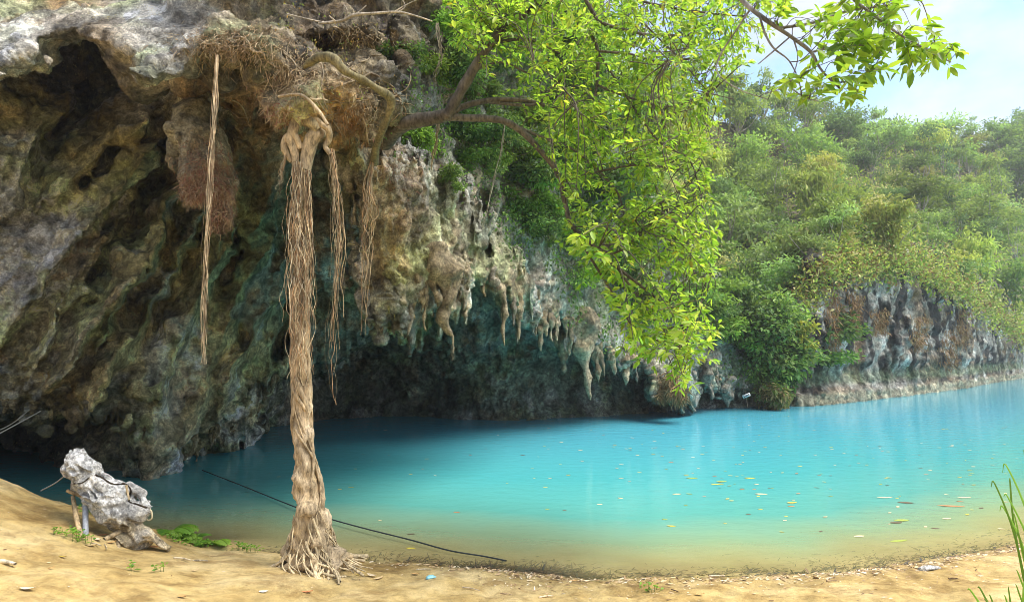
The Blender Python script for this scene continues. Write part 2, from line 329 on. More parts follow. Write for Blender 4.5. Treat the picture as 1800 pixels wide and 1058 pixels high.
xs = axis([(-60, -14, 2), (-14, 14, .1), (14, 200, 2)]); ys = axis([(7.5, 15, .08), (15, 40, .5), (40, 200, 4)])
tag(link('water', grid_mesh('water', xs, ys, lambda X, Y: X * 0, water_mat(), ('depth', lambda X, Y: np.clip(-ground_z(X, Y), 0, 9)))), 'still milky turquoise lake water', kind='structure')
print('ground', time.time() - T0)

# ------------------------------------------------------------------ rock masses
def build_rock(name, m, layers, x0, x1, y0, y1, step, Y0, Y1, ws, noisef, colorf, cragf):
    pxs = np.arange(x0, x1, step); pys = np.arange(y0, y1, step); ks = np.exp(np.arange(math.log(Y0), math.log(Y1), ws)).astype(np.float32)
    PX, PY = np.meshgrid(pxs, pys, indexing='ij'); f = np.full((len(pxs), len(pys), len(ks)), 3.0, np.float32)
    for poly, ctrl, Rr, thick, drip in layers:
        D = (ctrl if callable(ctrl) else tps(ctrl))(PX, PY)
        if poly is not None:
            s = poly_sd(PX, PY, poly); s = s + 4.5 * vnoise(np.stack([PX, PY, PX * 0 + len(poly)], -1).reshape(-1, 3) / 21).reshape(s.shape) + drip * (vnoise(np.stack([PX / 9, PY / 70, PX * 0 + 3], -1).reshape(-1, 3)) + .6 * vnoise(np.stack([PX / 4.2, PY / 40, PX * 0 + 8], -1).reshape(-1, 3))).reshape(s.shape); dm = s * D / F
            ok = dm > -2.2
        else: ok = np.ones(D.shape, bool)
        ii = np.where(ok.any(1))[0]; jj = np.where(ok.any(0))[0]
        if not len(ii): continue
        i0, i1, j0, j1 = ii[0], ii[-1] + 1, jj[0], jj[-1] + 1; Dc = D[i0:i1, j0:j1, None].astype(np.float32)
        g = Dc - ks
        if poly is not None:                                # rounded meeting of the front face and the sides
            a_ = np.maximum(g + Rr, 0); b_ = (Rr - dm[i0:i1, j0:j1, None]).astype(np.float32)
            g = np.minimum(np.maximum(g + Rr, b_), 0) + np.sqrt(a_ * a_ + np.maximum(b_, 0) ** 2) - Rr
        if thick: g = np.maximum(g, (ks - Dc - thick) * 0.8)
        v = f[i0:i1, j0:j1]; h = np.clip(0.5 + 0.5 * (v - g) / 0.35, 0, 1)
        f[i0:i1, j0:j1] = v + (g - v) * h - 0.35 * h * (1 - h)
    np.clip(f, -3, 3, out=f)
    idx = np.nonzero(np.abs(f.ravel()) < 1.25)[0]; i, j, k = np.unravel_index(idx, f.shape)
    P = Wn(pxs[i], pys[j], ks[k]).astype(np.float32)
    f.ravel()[idx] += noisef(P, pxs[i], pys[j])
    gr = vdb.FloatGrid(3.0); gr.copyFromArray(f); V, Q = gr.convertToQuads(0.0); del f
    a, b, c = V[:, 0], V[:, 1], V[:, 2]; px = x0 + a * step; py = y0 + b * step; Yv = np.exp(math.log(Y0) + c * ws)
    Vw = Wn(px, py, Yv); Q = Q.astype(np.int32)
    n0 = np_mesh('tmp', Vw, Q); nr = np.empty(len(Vw) * 3, np.float32); n0.vertices.foreach_get('normal', nr); bpy.data.meshes.remove(n0); nr = nr.reshape(-1, 3)
    if (nr * (Vw - np.array((0, 0, CAMZ)))).sum(1).mean() > 0: nr = -nr; Q = Q[:, ::-1]
    Vw = (Vw + nr * cragf(Vw.astype(np.float32))[:, None]).astype(np.float32)
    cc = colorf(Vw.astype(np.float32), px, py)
    # keep the large pieces only
    me = np_mesh(name, Vw, Q, m, cc); print(name, len(Vw), time.time() - T0)
    return link(name, me), Vw, Q
def flutes(P, ang, ac, al, oy):
    """ridges running along a direction tilted by ang in the XZ plane"""
    c, s = math.cos(ang), math.sin(ang); A = P[:, 0] * c + P[:, 2] * s; B = -P[:, 0] * s + P[:, 2] * c
    return np.stack([A * ac, P[:, 1] * oy, B * al], -1)
def cave_crag(P):
    sc_ = (1 - .35 * sm(P[:, 1], 12, 26)).astype(np.float32); Q_ = P * sc_[:, None]; w = Q_ + .12 * np.stack([vnoise(Q_ * 3), vnoise(Q_ * 3 + 9), vnoise(Q_ * 3 + 31)], -1)
    Z = w * np.array((1, 1, .55), np.float32)
    n = .11 * (1 - 2.6 * np.abs(vnoise(Z * 2.3 + 2))) + .065 * (1 - 2.6 * np.abs(vnoise(Z * 5.1 + 7))) + .034 * (1 - 2.6 * np.abs(vnoise(w * 10.5 + 4))) + .02 * vnoise(w * 21)
    return n / sc_ * (.5 + .6 * sm(vnoise(P * .6 + 77), -.5, .5)) * (.5 + .5 * sm(topx(P)[0], 470, 600) + .3 * sm(topx(P)[1], 620, 700) * (topx(P)[0] < 500))
def cave_noise(P, px, py):
    lw = 1 - sm(px, 470, 560)                              # the left wall: slanting flutes
    w1 = P + 0.5 * np.stack([vnoise(P * .7), vnoise(P * .7 + 9), vnoise(P * .7 + 31)], -1)
    a = 1 - np.abs(vnoise(flutes(w1, -0.52, .62, .16, .35))) * 2; b = 1 - np.abs(vnoise(flutes(w1, -0.42, 1.5, .36, .8) + 5)) * 2
    n = lw * (0.5 * a + 0.3 * b)
    cu = 1 - np.abs(vnoise(flutes(w1, 0, 1.25, .25, 1.25) + 11)) * 2
    n += (1 - lw) * 0.26 * cu
    n += 0.42 * vnoise(P * .33 + 4) + 0.30 * vnoise(P * .85) + 0.17 * fbm(P * 2.1, 2, .55)
    r = 1 - np.abs(vnoise(w1 * 1.7 + 40)) * 2; n += 0.10 * r
    n += 0.075 * vnoise(P * 5.2 + 3) * 1.0
    near = 1 - 0.62 * sm(P[:, 1], 10.2, 8.6)
    return -(n - .42 * lw - .18 * (1 - lw)) * near
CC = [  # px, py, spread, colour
 (30, 90, 60, (.58, .53, .42)), (250, 50, 70, (.60, .57, .50)), (265, 115, 40, (.64, .64, .62)), (340, 30, 50, (.55, .52, .46)), (120, 15, 60, (.40, .25, .10)), (140, 75, 35, (.50, .44, .34)), (160, 170, 60, (.10, .062, .03)), (130, 115, 40, (.09, .05, .025)), (190, 110, 35, (.085, .05, .025)), (330, 160, 70, (.20, .12, .055)),  # lip painted bright as if sky-lit, dome behind painted near-black for shade
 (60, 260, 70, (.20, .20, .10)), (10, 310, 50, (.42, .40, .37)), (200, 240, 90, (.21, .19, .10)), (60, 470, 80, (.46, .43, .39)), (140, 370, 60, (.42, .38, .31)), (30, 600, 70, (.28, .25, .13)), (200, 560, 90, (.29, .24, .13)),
 (300, 420, 90, (.25, .23, .12)), (330, 600, 90, (.32, .28, .16)), (50, 790, 60, (.035, .03, .02)), (430, 500, 60, (.15, .165, .09)), (450, 650, 50, (.25, .22, .12)), (300, 790, 60, (.36, .30, .18)), (200, 800, 50, (.22, .19, .12)), (130, 690, 50, (.27, .21, .10)),  # hollow at far left painted near-black in place of deep shade
 (600, 430, 60, (.31, .28, .23)), (640, 540, 40, (.25, .24, .19)), (560, 340, 40, (.22, .19, .13)), (500, 420, 40, (.20, .18, .10)), (600, 640, 90, (.17, .19, .15)), (800, 620, 90, (.22, .27, .21)), (1000, 650, 90, (.22, .27, .21)), (1200, 690, 70, (.20, .27, .22)), (800, 725, 40, (.04, .05, .045)), (1000, 728, 40, (.04, .05, .045)), (620, 720, 50, (.04, .045, .04)), (1180, 716, 30, (.04, .05, .045)), (420, 250, 50, (.12, .09, .045)),  # back wall tinted green for light off the water; waterline slot painted as shade
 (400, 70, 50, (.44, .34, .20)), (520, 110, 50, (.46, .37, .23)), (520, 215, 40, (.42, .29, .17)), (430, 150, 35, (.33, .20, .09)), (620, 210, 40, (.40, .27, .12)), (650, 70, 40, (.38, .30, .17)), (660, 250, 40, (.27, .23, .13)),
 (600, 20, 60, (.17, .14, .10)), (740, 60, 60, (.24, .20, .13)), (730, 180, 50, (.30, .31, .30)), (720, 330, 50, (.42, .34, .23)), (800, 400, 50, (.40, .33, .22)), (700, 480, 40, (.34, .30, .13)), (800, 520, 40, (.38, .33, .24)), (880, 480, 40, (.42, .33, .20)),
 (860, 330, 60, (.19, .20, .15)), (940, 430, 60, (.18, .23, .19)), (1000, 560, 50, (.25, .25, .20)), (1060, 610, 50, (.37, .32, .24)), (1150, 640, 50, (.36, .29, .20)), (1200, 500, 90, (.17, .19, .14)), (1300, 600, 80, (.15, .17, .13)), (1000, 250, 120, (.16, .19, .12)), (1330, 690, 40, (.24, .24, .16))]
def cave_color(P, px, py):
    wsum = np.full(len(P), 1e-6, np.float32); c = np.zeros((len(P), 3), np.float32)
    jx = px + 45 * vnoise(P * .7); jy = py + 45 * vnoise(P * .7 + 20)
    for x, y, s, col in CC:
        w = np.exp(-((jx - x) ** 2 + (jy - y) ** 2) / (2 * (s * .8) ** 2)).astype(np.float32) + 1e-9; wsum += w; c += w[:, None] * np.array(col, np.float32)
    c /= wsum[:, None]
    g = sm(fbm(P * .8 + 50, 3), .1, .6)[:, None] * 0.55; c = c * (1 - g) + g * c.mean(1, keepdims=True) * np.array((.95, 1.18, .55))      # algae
    h = sm(fbm(P * 1.1 + 90, 3), .1, .5)[:, None] * 0.6; c = c * (1 - h) + h * (c.mean(1, keepdims=True) * np.array((1.62, 1.58, 1.46)) + .02)                     # bare grey limestone
    o = sm(fbm(P * 1.3 + 130, 3), .3, .7)[:, None] * 0.3; c = c * (1 - o) + o * (c.mean(1, keepdims=True) * np.array((1.25, .68, .25)) + .01)                                  # iron stain
    e = sm(fbm(P * 1.0 + 170, 3), .3, .7)[:, None] * 0.6; c = c * (1 - e * .5)                                                           # dark crust
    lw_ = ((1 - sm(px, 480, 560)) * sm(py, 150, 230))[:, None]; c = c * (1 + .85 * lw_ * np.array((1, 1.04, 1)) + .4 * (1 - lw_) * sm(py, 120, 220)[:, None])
    k = 1 + .45 * fbm(P * 3.1 + 210, 3, .6)[:, None]; c = c * np.clip(k, .35, 1.8)
    p = sm(fbm(P * 2.3 + 260, 3, .6), .35, .75)[:, None] * .6; c = c * (1 - p) + p * (c * 1.5 + .06)
    return np.clip(c, .02, .75)
RIDGES = [([(260, 270), (225, 320), (165, 370), (110, 445), (60, 525), (10, 600)], .75, 60, 14), ([(330, 280), (262, 300), (236, 350), (196, 402), (172, 445), (135, 485), (105, 545)], .6, 26, 9), ([(372, 250), (335, 310), (300, 345), (285, 405), (268, 470), (232, 505), (190, 590)], .7, 30, 10), ([(150, 500), (110, 560), (60, 640), (20, 690)], .6, 36, 10), ([(235, 490), (165, 570), (130, 630), (80, 690)], .6, 34, 10), ([(330, 430), (290, 500), (235, 590), (190, 650), (160, 715)], .65, 40, 11), ([(400, 440), (360, 520), (325, 590), (300, 650), (285, 700)], .55, 36, 10), ([(500, 480), (455, 560), (420, 640), (395, 720)], .6, 36, 10), ([(120, 180), (70, 240), (40, 300), (20, 360)], .6, 40, 12), ([(260, 210), (190, 250), (150, 290), (90, 350)], .45, 40, 12), ([(470, 430), (430, 500), (390, 590), (360, 680), (330, 770)], .45, 30, 10)]
def with_ridges(base):
    def ev(px, py):
        D = base(px, py); q = np.stack([px / 40, py / 40, px * 0], -1).reshape(-1, 3); wx = px + (11 * vnoise(q) + 5 * vnoise(q * 2.7)).reshape(px.shape); wy = py + (11 * vnoise(q + 50) + 5 * vnoise(q * 2.7 + 9)).reshape(px.shape)
        for pts, amp, wl, wr in RIDGES:
            amp = amp * 1.5
            best = np.full(px.shape, 1e9); sd = np.zeros(px.shape)
            for (ax, ay), (bx, by) in zip(pts[:-1], pts[1:]):
                ex, ey = bx - ax, by - ay; l2 = ex * ex + ey * ey; t = np.clip(((wx - ax) * ex + (wy - ay) * ey) / l2, 0, 1); d = np.hypot(wx - ax - t * ex, wy - ay - t * ey); sg = np.sign((wx - ax) * ey - (wy - ay) * ex) * -1; m_ = d < best; best = np.where(m_, d, best); sd = np.where(m_, d * sg, sd)
            D = D - amp * np.where(sd > 0, np.exp(-best / wl), np.exp(-best / wr)) + amp * .7 * np.where(sd < 0, np.exp(-((best - wr * 2.2) / (wr * 1.6)) ** 2), 0)
        return D
    return ev
L_LEFT = ([(-300, -300), (560, -300), (610, 150), (575, 300), (525, 420), (507, 560), (500, 650), (455, 712), (438, 768), (422, 786), (370, 778), (345, 815), (320, 840), (250, 853), (235, 832), (222, 775), (214, 735), (186, 716), (172, 734), (150, 718), (78, 708), (66, 728), (35, 712), (0, 720), (-300, 712)],
 with_ridges(tps([(150, 60, 14.5), (150, 130, 14.8), (400, 150, 13.2), (0, 150, 12.2), (150, 250, 13.9), (300, 260, 14.2), (470, 350, 17), (500, 500, 18.2), (500, 650, 18.8), (0, 400, 12.2), (150, 500, 13.2), (320, 550, 15.2), (0, 650, 12.2), (100, 700, 12.6), (250, 700, 13.6), (250, 835, 14.2), (335, 810, 16.4), (425, 765, 18.8), (560, 150, 14), (-200, 300, 11)])), 0.9, None, 7)
LAYERS = [
 ([(-400, 150), (700, 200), (960, 400), (1150, 520), (1260, 600), (1330, 650), (1490, 690), (1490, 950), (-400, 950)], [(-300, 700, 30), (60, 770, 31), (300, 800, 25), (450, 700, 24), (600, 733, 28.8), (800, 738, 28.4), (1000, 736, 28.9), (1200, 722, 33), (1350, 714, 35.5), (1450, 712, 39), (600, 400, 21), (700, 500, 25), (900, 560, 27), (1100, 600, 31), (400, 300, 22), (100, 300, 24), (750, 690, 30.5), (1000, 700, 31), (1250, 690, 35), (600, 690, 30), (800, 620, 27.5), (1000, 100, 30), (1400, 300, 45)], 1, None, 0),
 L_LEFT,
 ([(500, 260), (560, 230), (700, 270), (705, 520), (660, 585), (610, 610), (560, 640), (500, 660)], [(520, 300, 17.5), (650, 330, 16.5), (520, 600, 19.5), (600, 560, 20.5), (690, 500, 18.5), (600, 430, 18.5)], 1.6, None, 6),
 ([(92, 720), (240, 720), (245, 850), (160, 850), (120, 820), (95, 770)], [(100, 750, 17.5), (230, 750, 16), (150, 820, 16.6), (170, 700, 17)], 0.7, None, 2),
 ([(-300, -300), (340, -300), (335, 100), (318, 108), (300, 122), (272, 146), (250, 152), (233, 132), (222, 108), (196, 74), (170, 60), (130, 55), (98, 60), (76, 74), (80, 100), (58, 112), (22, 136), (0, 146), (-300, 150)],
  [(0, -70, 12.5), (200, -70, 12.5), (0, 15, 10.2), (200, 12, 10.2), (0, 110, 8.2), (90, 55, 8.9), (200, 60, 8.9), (270, 125, 7.9), (330, 30, 9.6), (330, 90, 8.8), (-200, 60, 8.8), (-200, -70, 12.5)], 0.5, 2.5, 1),
 ([(316, 85), (335, 58), (400, 36), (480, 45), (540, 66), (600, 95), (690, 120), (694, 178), (672, 238), (668, 275), (640, 262), (622, 228), (604, 248), (588, 262), (560, 240), (545, 262), (520, 268), (500, 258), (480, 225), (452, 188), (455, 165), (420, 135), (380, 112), (335, 102)],
  [(330, 80, 8.0), (400, 55, 7.7), (520, 80, 8.0), (520, 190, 7.7), (560, 150, 7.8), (620, 150, 8.2), (660, 220, 8.9), (440, 120, 8.0)], 0.55, 2.4, 3),
 ([(530, 66), (545, 44), (600, 36), (660, 52), (706, 74), (690, 86), (640, 98), (580, 104)], [(540, 60, 8.8), (600, 60, 8.7), (700, 76, 9.2)], 0.4, 2.2, 2),
 ([(590, 200), (660, 250), (705, 278), (765, 318), (805, 345), (832, 395), (855, 440), (885, 470), (915, 500), (921, 545), (905, 545), (880, 500), (862, 500), (840, 472), (822, 500), (806, 530), (790, 548), (775, 520), (750, 520), (725, 545), (705, 535), (682, 540), (672, 500), (664, 400), (640, 335), (600, 280)],
  [(600, 230, 9.3), (660, 290, 10.3), (720, 320, 11.5), (780, 400, 13), (850, 450, 14.5), (915, 520, 16), (690, 500, 12), (780, 520, 13)], 0.6, 3.0, 17),
 ([(640, -300), (1020, -300), (1040, 60), (1080, 230), (1140, 340), (1230, 470), (1330, 560), (1440, 580), (1440, 725), (1342, 712), (1325, 700), (1290, 692), (1262, 705), (1232, 668), (1212, 706), (1180, 700), (1155, 688), (1130, 640), (1098, 655), (1060, 640), (1030, 622), (1000, 602), (975, 572), (930, 562), (905, 505), (870, 480), (850, 400), (700, 250), (640, 100)],
  [(650, 0, 11), (700, 150, 13), (800, 300, 15.5), (850, 450, 17), (920, 540, 19.5), (1000, 590, 23), (1100, 640, 26), (1200, 690, 29), (1300, 700, 33.5), (1430, 712, 36.5), (900, 0, 16), (1000, 200, 22), (1100, 300, 27), (1200, 300, 33), (1350, 450, 40), (1250, 550, 33)], 0.9, None, 14),
 ([(330, -300), (800, -300), (785, 28), (740, 46), (700, 38), (600, 28), (480, 38), (440, 30), (335, 36)], [(350, 0, 9.4), (600, 0, 10.2), (780, 20, 10.8), (600, -200, 9)], 0.5, 3.0, 1)]
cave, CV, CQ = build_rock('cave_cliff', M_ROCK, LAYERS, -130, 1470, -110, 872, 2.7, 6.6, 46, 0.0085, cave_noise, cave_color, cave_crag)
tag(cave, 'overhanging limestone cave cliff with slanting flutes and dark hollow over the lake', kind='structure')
BV = BVHTree.FromPolygons(CV.tolist(), CQ.tolist())
def hit(px, py, bv=None):
    d = Vector([float(v) for v in rays(px, py)]).normalized(); h = (bv or BV).ray_cast(Vector((0, 0, CAMZ)), d, 300)
    return (h[0], h[1] if h[1].dot(d) < 0 else -h[1]) if h[0] is not None else (None, None)
WL = np.array([(1330, 716), (1400, 714), (1450, 711), (1500, 706), (1600, 695), (1700, 682), (1790, 666), (1960, 648)], float)
WLY = np.array([water(x, y)[1] for x, y in WL])
def far_depth(px, py):
    Y = np.interp(px, WL[:, 0], WLY); wl = np.interp(px, WL[:, 0], WL[:, 1]); h = (wl - py) * Y / F
    return Y - 0.55 * (1 - sm(h, .6, 1.1)) + 0.75 * np.exp(-((h - 1.6) / .8) ** 2) + 0.05 * h
def far_noise(P, px, py):
    w1 = P + 0.8 * np.stack([vnoise(P * .5), vnoise(P * .5 + 9), vnoise(P * .5 + 31)], -1)
    hk = sm(P[:, 2], 0.4, 1.3)
    cu = 1 - np.abs(vnoise(flutes(w1, 0.15, .55, .13, .55) + 11)) * 2; c2 = 1 - np.abs(vnoise(flutes(w1, 0.1, 1.3, .4, 1.3) + 3)) * 2
    return -(hk * (0.38 * cu + 0.26 * c2 + 0.6 * vnoise(P * .45) + .3 * vnoise(P * np.array((1.1, 1.1, .8), np.float32))) + 0.2 * vnoise(P * 1.6) * (.4 + .6 * hk) + 0.12 * vnoise(P * 3.7) * (.6 + .4 * hk))
def far_color(P, px, py):
    n = fbm(P * .55 + 7, 3)[:, None]; c = np.array((.44, .40, .33)) + 0.28 * n
    b = sm(fbm(P * np.array((.8, .8, .5)) + 60, 4, .6), -.1, .3)[:, None]; c = c * (1 - .9 * b)
    o = sm(fbm(P * np.array((.5, .5, .35)) + 30, 3), .3, .55)[:, None]; c = c * (1 - o * .6) + o * .6 * np.array((.30, .19, .10))
    l = 1 - sm(P[:, 2] + .2 * vnoise(P * 1.1), 0.5, 0.8)[:, None]; c = c * (1 - l) + l * (np.array((.46, .42, .29)) + .06 * n)
    g = (sm(P[:, 2], .9, 1.3) * (1 - sm(P[:, 2], 1.5, 2.2)))[:, None] * .6; c = c * (1 - g) + g * np.array((.20, .27, .14))
    return np.clip(c, .02, 1)
far, FV, FQ = build_rock('far_cliff', M_FAR, [([(1385, 800), (1390, 560), (1440, 455), (1600, 440), (1720, 500), (1990, 520), (1990, 800)], far_depth, 1.2, None, 0)], 1380, 1930, 425, 730, 2.0, 33, 96, 0.0075, far_noise, far_color, lambda P: .14 * (1 - 2.6 * np.abs(vnoise(P * np.array((1.6, 1.6, .8), np.float32)))) + .08 * (1 - 2.6 * np.abs(vnoise(P * np.array((3.6, 3.6, 2), np.float32) + 5))))
tag(far, 'grey and rust streaked low cliff along the far right waterline', kind='structure')
FB = BVHTree.FromPolygons(FV.tolist(), FQ.tolist())

# ------------------------------------------------------------------ hill behind
HX = [1100, 1200, 1270, 1350, 1430, 1500, 1600, 1700, 1800, 1990]
HR = [175, 205, 215, 225, 240, 252, 258, 262, 250, 240]; HY = [62, 68, 76, 82, 90, 97, 107, 117, 127, 140]
HC = np.array([(1100, 660), (1300, 640), (1400, 545), (1450, 468), (1600, 458), (1710, 525), (1790, 585), (1990, 560)], float)
def hill_pt(px, t):
    px = np.asarray(px, float); t = np.asarray(t, float)
    yc = np.interp(px, HC[:, 0], HC[:, 1]); Yc = np.interp(px, [1100, 1330] + list(WL[1:, 0]), [40, 40] + list(WLY[1:])) + 1.2
    yr = np.interp(px, HX, HR); Yr = np.interp(px, HX, HY)
    py = yc + (yr - yc) * t; Y = Yc + (Yr - Yc) * np.clip(t, 0, 2) ** 1.25
    P = Wn(px, py, Y); q = P.reshape(-1, 3)
    n = (2.2 * vnoise(q * .09) + 0.9 * vnoise(q * .26)).reshape(px.shape) * sm(t, 0.02, .2) * (1 - .6 * sm(t, .85, 1))
    P[..., 1] += n * 1.4; return P
hx = np.linspace(1100, 1990, 120); ht = np.r_[-.25, np.linspace(0, 1, 60)]
HP = hill_pt(*np.meshgrid(hx, ht, indexing='ij')); back = HP[:, -1:].copy(); back[..., 1] += 60; back[..., 2] -= 45
HP = np.concatenate([HP, back], 1); nx, ny = HP.shape[:2]; i = (np.arange(nx - 1)[:, None] * ny + np.arange(ny - 1)[None]).ravel()
hq = HP.reshape(-1, 3); hc = np.array((.15, .13, .07)) + .05 * fbm(hq * .3, 3)[:, None]
tag(link('hill', np_mesh('hill', hq, np.stack([i, i + ny, i + ny + 1, i + 1], -1), M_ROCK, hc)), 'steep hillside covered in woodland behind the lake', kind='structure')

# ------------------------------------------------------------------ unseen slope added behind the beach to cut low sky light
rx = np.linspace(-95, 16, 70); rt_ = np.linspace(0, 1, 24); RX, RT = np.meshgrid(rx, rt_, indexing='ij')
RY = -9 - 26 * RT - 3 * vnoise(np.stack([RX.ravel() * .08, RT.ravel() * 3, RX.ravel() * 0], -1)).reshape(RX.shape) - .012 * (RX + 20) ** 2 * (RX < -20) * 0
RZ = .8 + 10 * RT ** .8 * (1 - sm(RX, 0, 16)) ** .6 + 1.2 * vnoise(np.stack([RX.ravel() * .3, RT.ravel() * 9, RX.ravel() * 0], -1)).reshape(RX.shape)
nx, ny = RX.shape; i = (np.arange(nx - 1)[:, None] * ny + np.arange(ny - 1)[None]).ravel(); rq = np.stack([RX, RY, RZ], -1).reshape(-1, 3)
tag(link('slope', np_mesh('slope', rq, np.stack([i, i + 1, i + ny + 1, i + ny], -1), M_ROCK, np.array((.09, .12, .05)) + .04 * fbm(rq * .5, 3)[:, None])), 'unseen slope added behind the beach to block low sky light', kind='structure')

# ------------------------------------------------------------------ unseen cave side wall and roof, added to keep light out of the hollow
wl_ = crom([(-13.5, 9.6), (-17, 10.6), (-22, 13), (-27, 20), (-30, 30), (-27, 42)], 14); wt = np.linspace(0, 1, 40)
wx, wz = wl_[:, 0][:, None] + 0 * wt, -2 + 13 * wt + 0 * wl_[:, 0][:, None]; wy = wl_[:, 1][:, None] + 0 * wt; cx_w = wt ** 6 * .75
wx = wx + (-14 - wx) * cx_w; wy = wy + (20 - wy) * cx_w * .6; SQ_ = np.stack([wx, wy, wz], -1); q_w = SQ_.reshape(-1, 3); SQ_ = SQ_ + (.8 * np.stack([vnoise(q_w * .4), vnoise(q_w * .4 + 20), .4 * vnoise(q_w * .4 + 40)], -1) + .25 * np.stack([vnoise(q_w * 1.5), vnoise(q_w * 1.5 + 20), vnoise(q_w * 1.5 + 40)], -1)).reshape(SQ_.shape)
nx, ny = SQ_.shape[:2]; i = (np.arange(nx - 1)[:, None] * ny + np.arange(ny - 1)[None]).ravel(); q_w = SQ_.reshape(-1, 3)
tag(link('cave_wall', np_mesh('cave_wall', q_w, np.stack([i, i + ny, i + ny + 1, i + 1], -1), M_ROCK, np.clip(np.array((.17, .145, .09)) + .05 * fbm(q_w, 3)[:, None], .03, 1))), 'unseen side wall added at the far left to keep light out of the hollow', kind='structure')

# ------------------------------------------------------------------ stalactites (parts of the cliff)
def spike(top, bot, w, Y, seed, col=(.38, .33, .23), parent=None, name='stalactite'):
    rng = np.random.default_rng(seed); hh = hit(*top)[0]; hb = hit(*bot)[0]; Y = hh[1] + .12 if hh is not None and abs(hh[1] - Y) < 4 else Y; a = np.array(W(top[0], top[1], Y)); b = np.array(W(bot[0], bot[1], Y)); n = 22
    t = np.linspace(0, 1, n); P = a + (b - a) * t[:, None]; Ln = np.linalg.norm(b - a)
    P[:, :2] += 0.11 * Ln * np.stack([vnoise(np.stack([t * 2.5 + seed, t * 0, t * 0], -1)), vnoise(np.stack([t * 2.5, t * 0 + seed, t * 0], -1))], -1) * t[:, None]
    R = w * Y / F / 2 * np.minimum(1, .35 + 3.2 * t) * ((1 - t) ** 0.75 * (0.8 + .4 * vnoise(np.stack([t * 6 + seed * 3, t * 0, t * 0], -1))) + .05); R[-1] *= .3
    mb = MB(); tube(mb, P, R, 18, None, 0.75, seed * 7.7, 2.6 / (w * Y / F + .10))
    V = np.concatenate(mb.v); c = np.array(col) * (0.85 + .3 * rng.random()) + 0.07 * fbm(V * 3 + seed, 3)[:, None]
    mb.c = [np.clip(c, .03, 1).astype(np.float32)]; return mb.build(name, M_ROCK, parent)
TAN, GRY, YEL = (.43, .35, .22), (.38, .34, .26), (.36, .34, .13)
for k, a in enumerate([((690, 455), (693, 552), 30, 11.6, YEL), ((706, 470), (700, 562), 16, 12, YEL), ((726, 490), (724, 590), 20, 12.4, GRY), ((750, 490), (751, 582), 17, 12.8, TAN), ((740, 480), (740, 548), 14, 12.6, TAN), ((772, 430), (796, 592), 46, 12.9, TAN), ((800, 440), (812, 545), 26, 13.4, GRY), ((815, 440), (820, 520), 18, 13.8, TAN), ((760, 470), (768, 540), 20, 12.6, TAN),
    ((845, 450), (852, 522), 24, 14.6, TAN), ((865, 455), (868, 520), 18, 15.0, GRY), ((872, 480), (894, 608), 16, 15.4, TAN), ((912, 515), (916, 600), 26, 15.9, TAN), ((903, 520), (906, 575), 14, 16, GRY), ((958, 540), (963, 592), 24, 19, TAN), ((942, 545), (945, 575), 18, 19, GRY), ((988, 580), (997, 657), 24, 20.4, TAN), ((1000, 590), (1003, 625), 16, 21, TAN),
    ((1026, 540), (1042, 704), 46, 21.5, TAN), ((1050, 590), (1051, 672), 24, 21.8, TAN), ((1035, 560), (1030, 640), 26, 21.6, GRY), ((1075, 610), (1078, 660), 22, 23.5, TAN), ((1098, 610), (1099, 677), 28, 24.4, TAN), ((1120, 610), (1118, 650), 20, 24.5, GRY), ((1140, 620), (1146, 697), 24, 25.6, GRY), ((1152, 650), (1158, 692), 18, 26, TAN), ((1240, 630), (1247, 702), 26, 29, GRY), ((1256, 640), (1255, 690), 18, 29.5, TAN), ((1278, 660), (1280, 716), 24, 31, GRY), ((1300, 660), (1303, 706), 20, 32, GRY), ((1220, 640), (1216, 688), 20, 28.5, GRY)]):
    spike(a[0], a[1], a[2] * (1.5 if k % 3 else 1.15), a[3], 100 + k, a[4], cave)
cl_ = [(random.uniform(690, 1300), random.uniform(6, 22)) for _ in range(20)]
for k in range(48):                                                              # ragged clusters between them
    c0, sp_ = cl_[k % 20]; px = min(1310, max(684, random.gauss(c0, sp_))); py0 = np.interp(px, [690, 800, 870, 930, 1000, 1060, 1130, 1230, 1300], [520, 510, 490, 555, 590, 625, 635, 665, 690]); Y = np.interp(px, [690, 780, 850, 920, 1000, 1100, 1200, 1300], [11.9, 13.2, 14.8, 18.5, 20.8, 24.2, 28, 32]); ln_ = random.choice((8, 10, 14, 18, 26, 40)) * random.uniform(.7, 1.3)
    spike((px, py0 - 20 - random.uniform(0, 40)), (px + random.uniform(-7, 9), py0 + ln_), random.uniform(5, 12) + ln_ * .28, Y, 200 + k, random.choice((TAN, GRY, TAN)), cave)
for k in range(34):                                                              # drips along the foot of the left wall
    px = random.uniform(-10, 500); py0 = np.interp(px, [0, 40, 70, 120, 160, 215, 230, 350, 370, 430, 470, 500], [722, 715, 732, 716, 732, 735, 760, 790, 770, 770, 690, 640]); h = hit(px, py0 - 14)[0]
    if h is None or h[1] > 20: continue
    spike((px + 5, py0 - 26), (px, py0 + random.uniform(2, 16)), random.uniform(9, 20), h[1] + .15, 300 + k, (.27, .22, .12), cave)
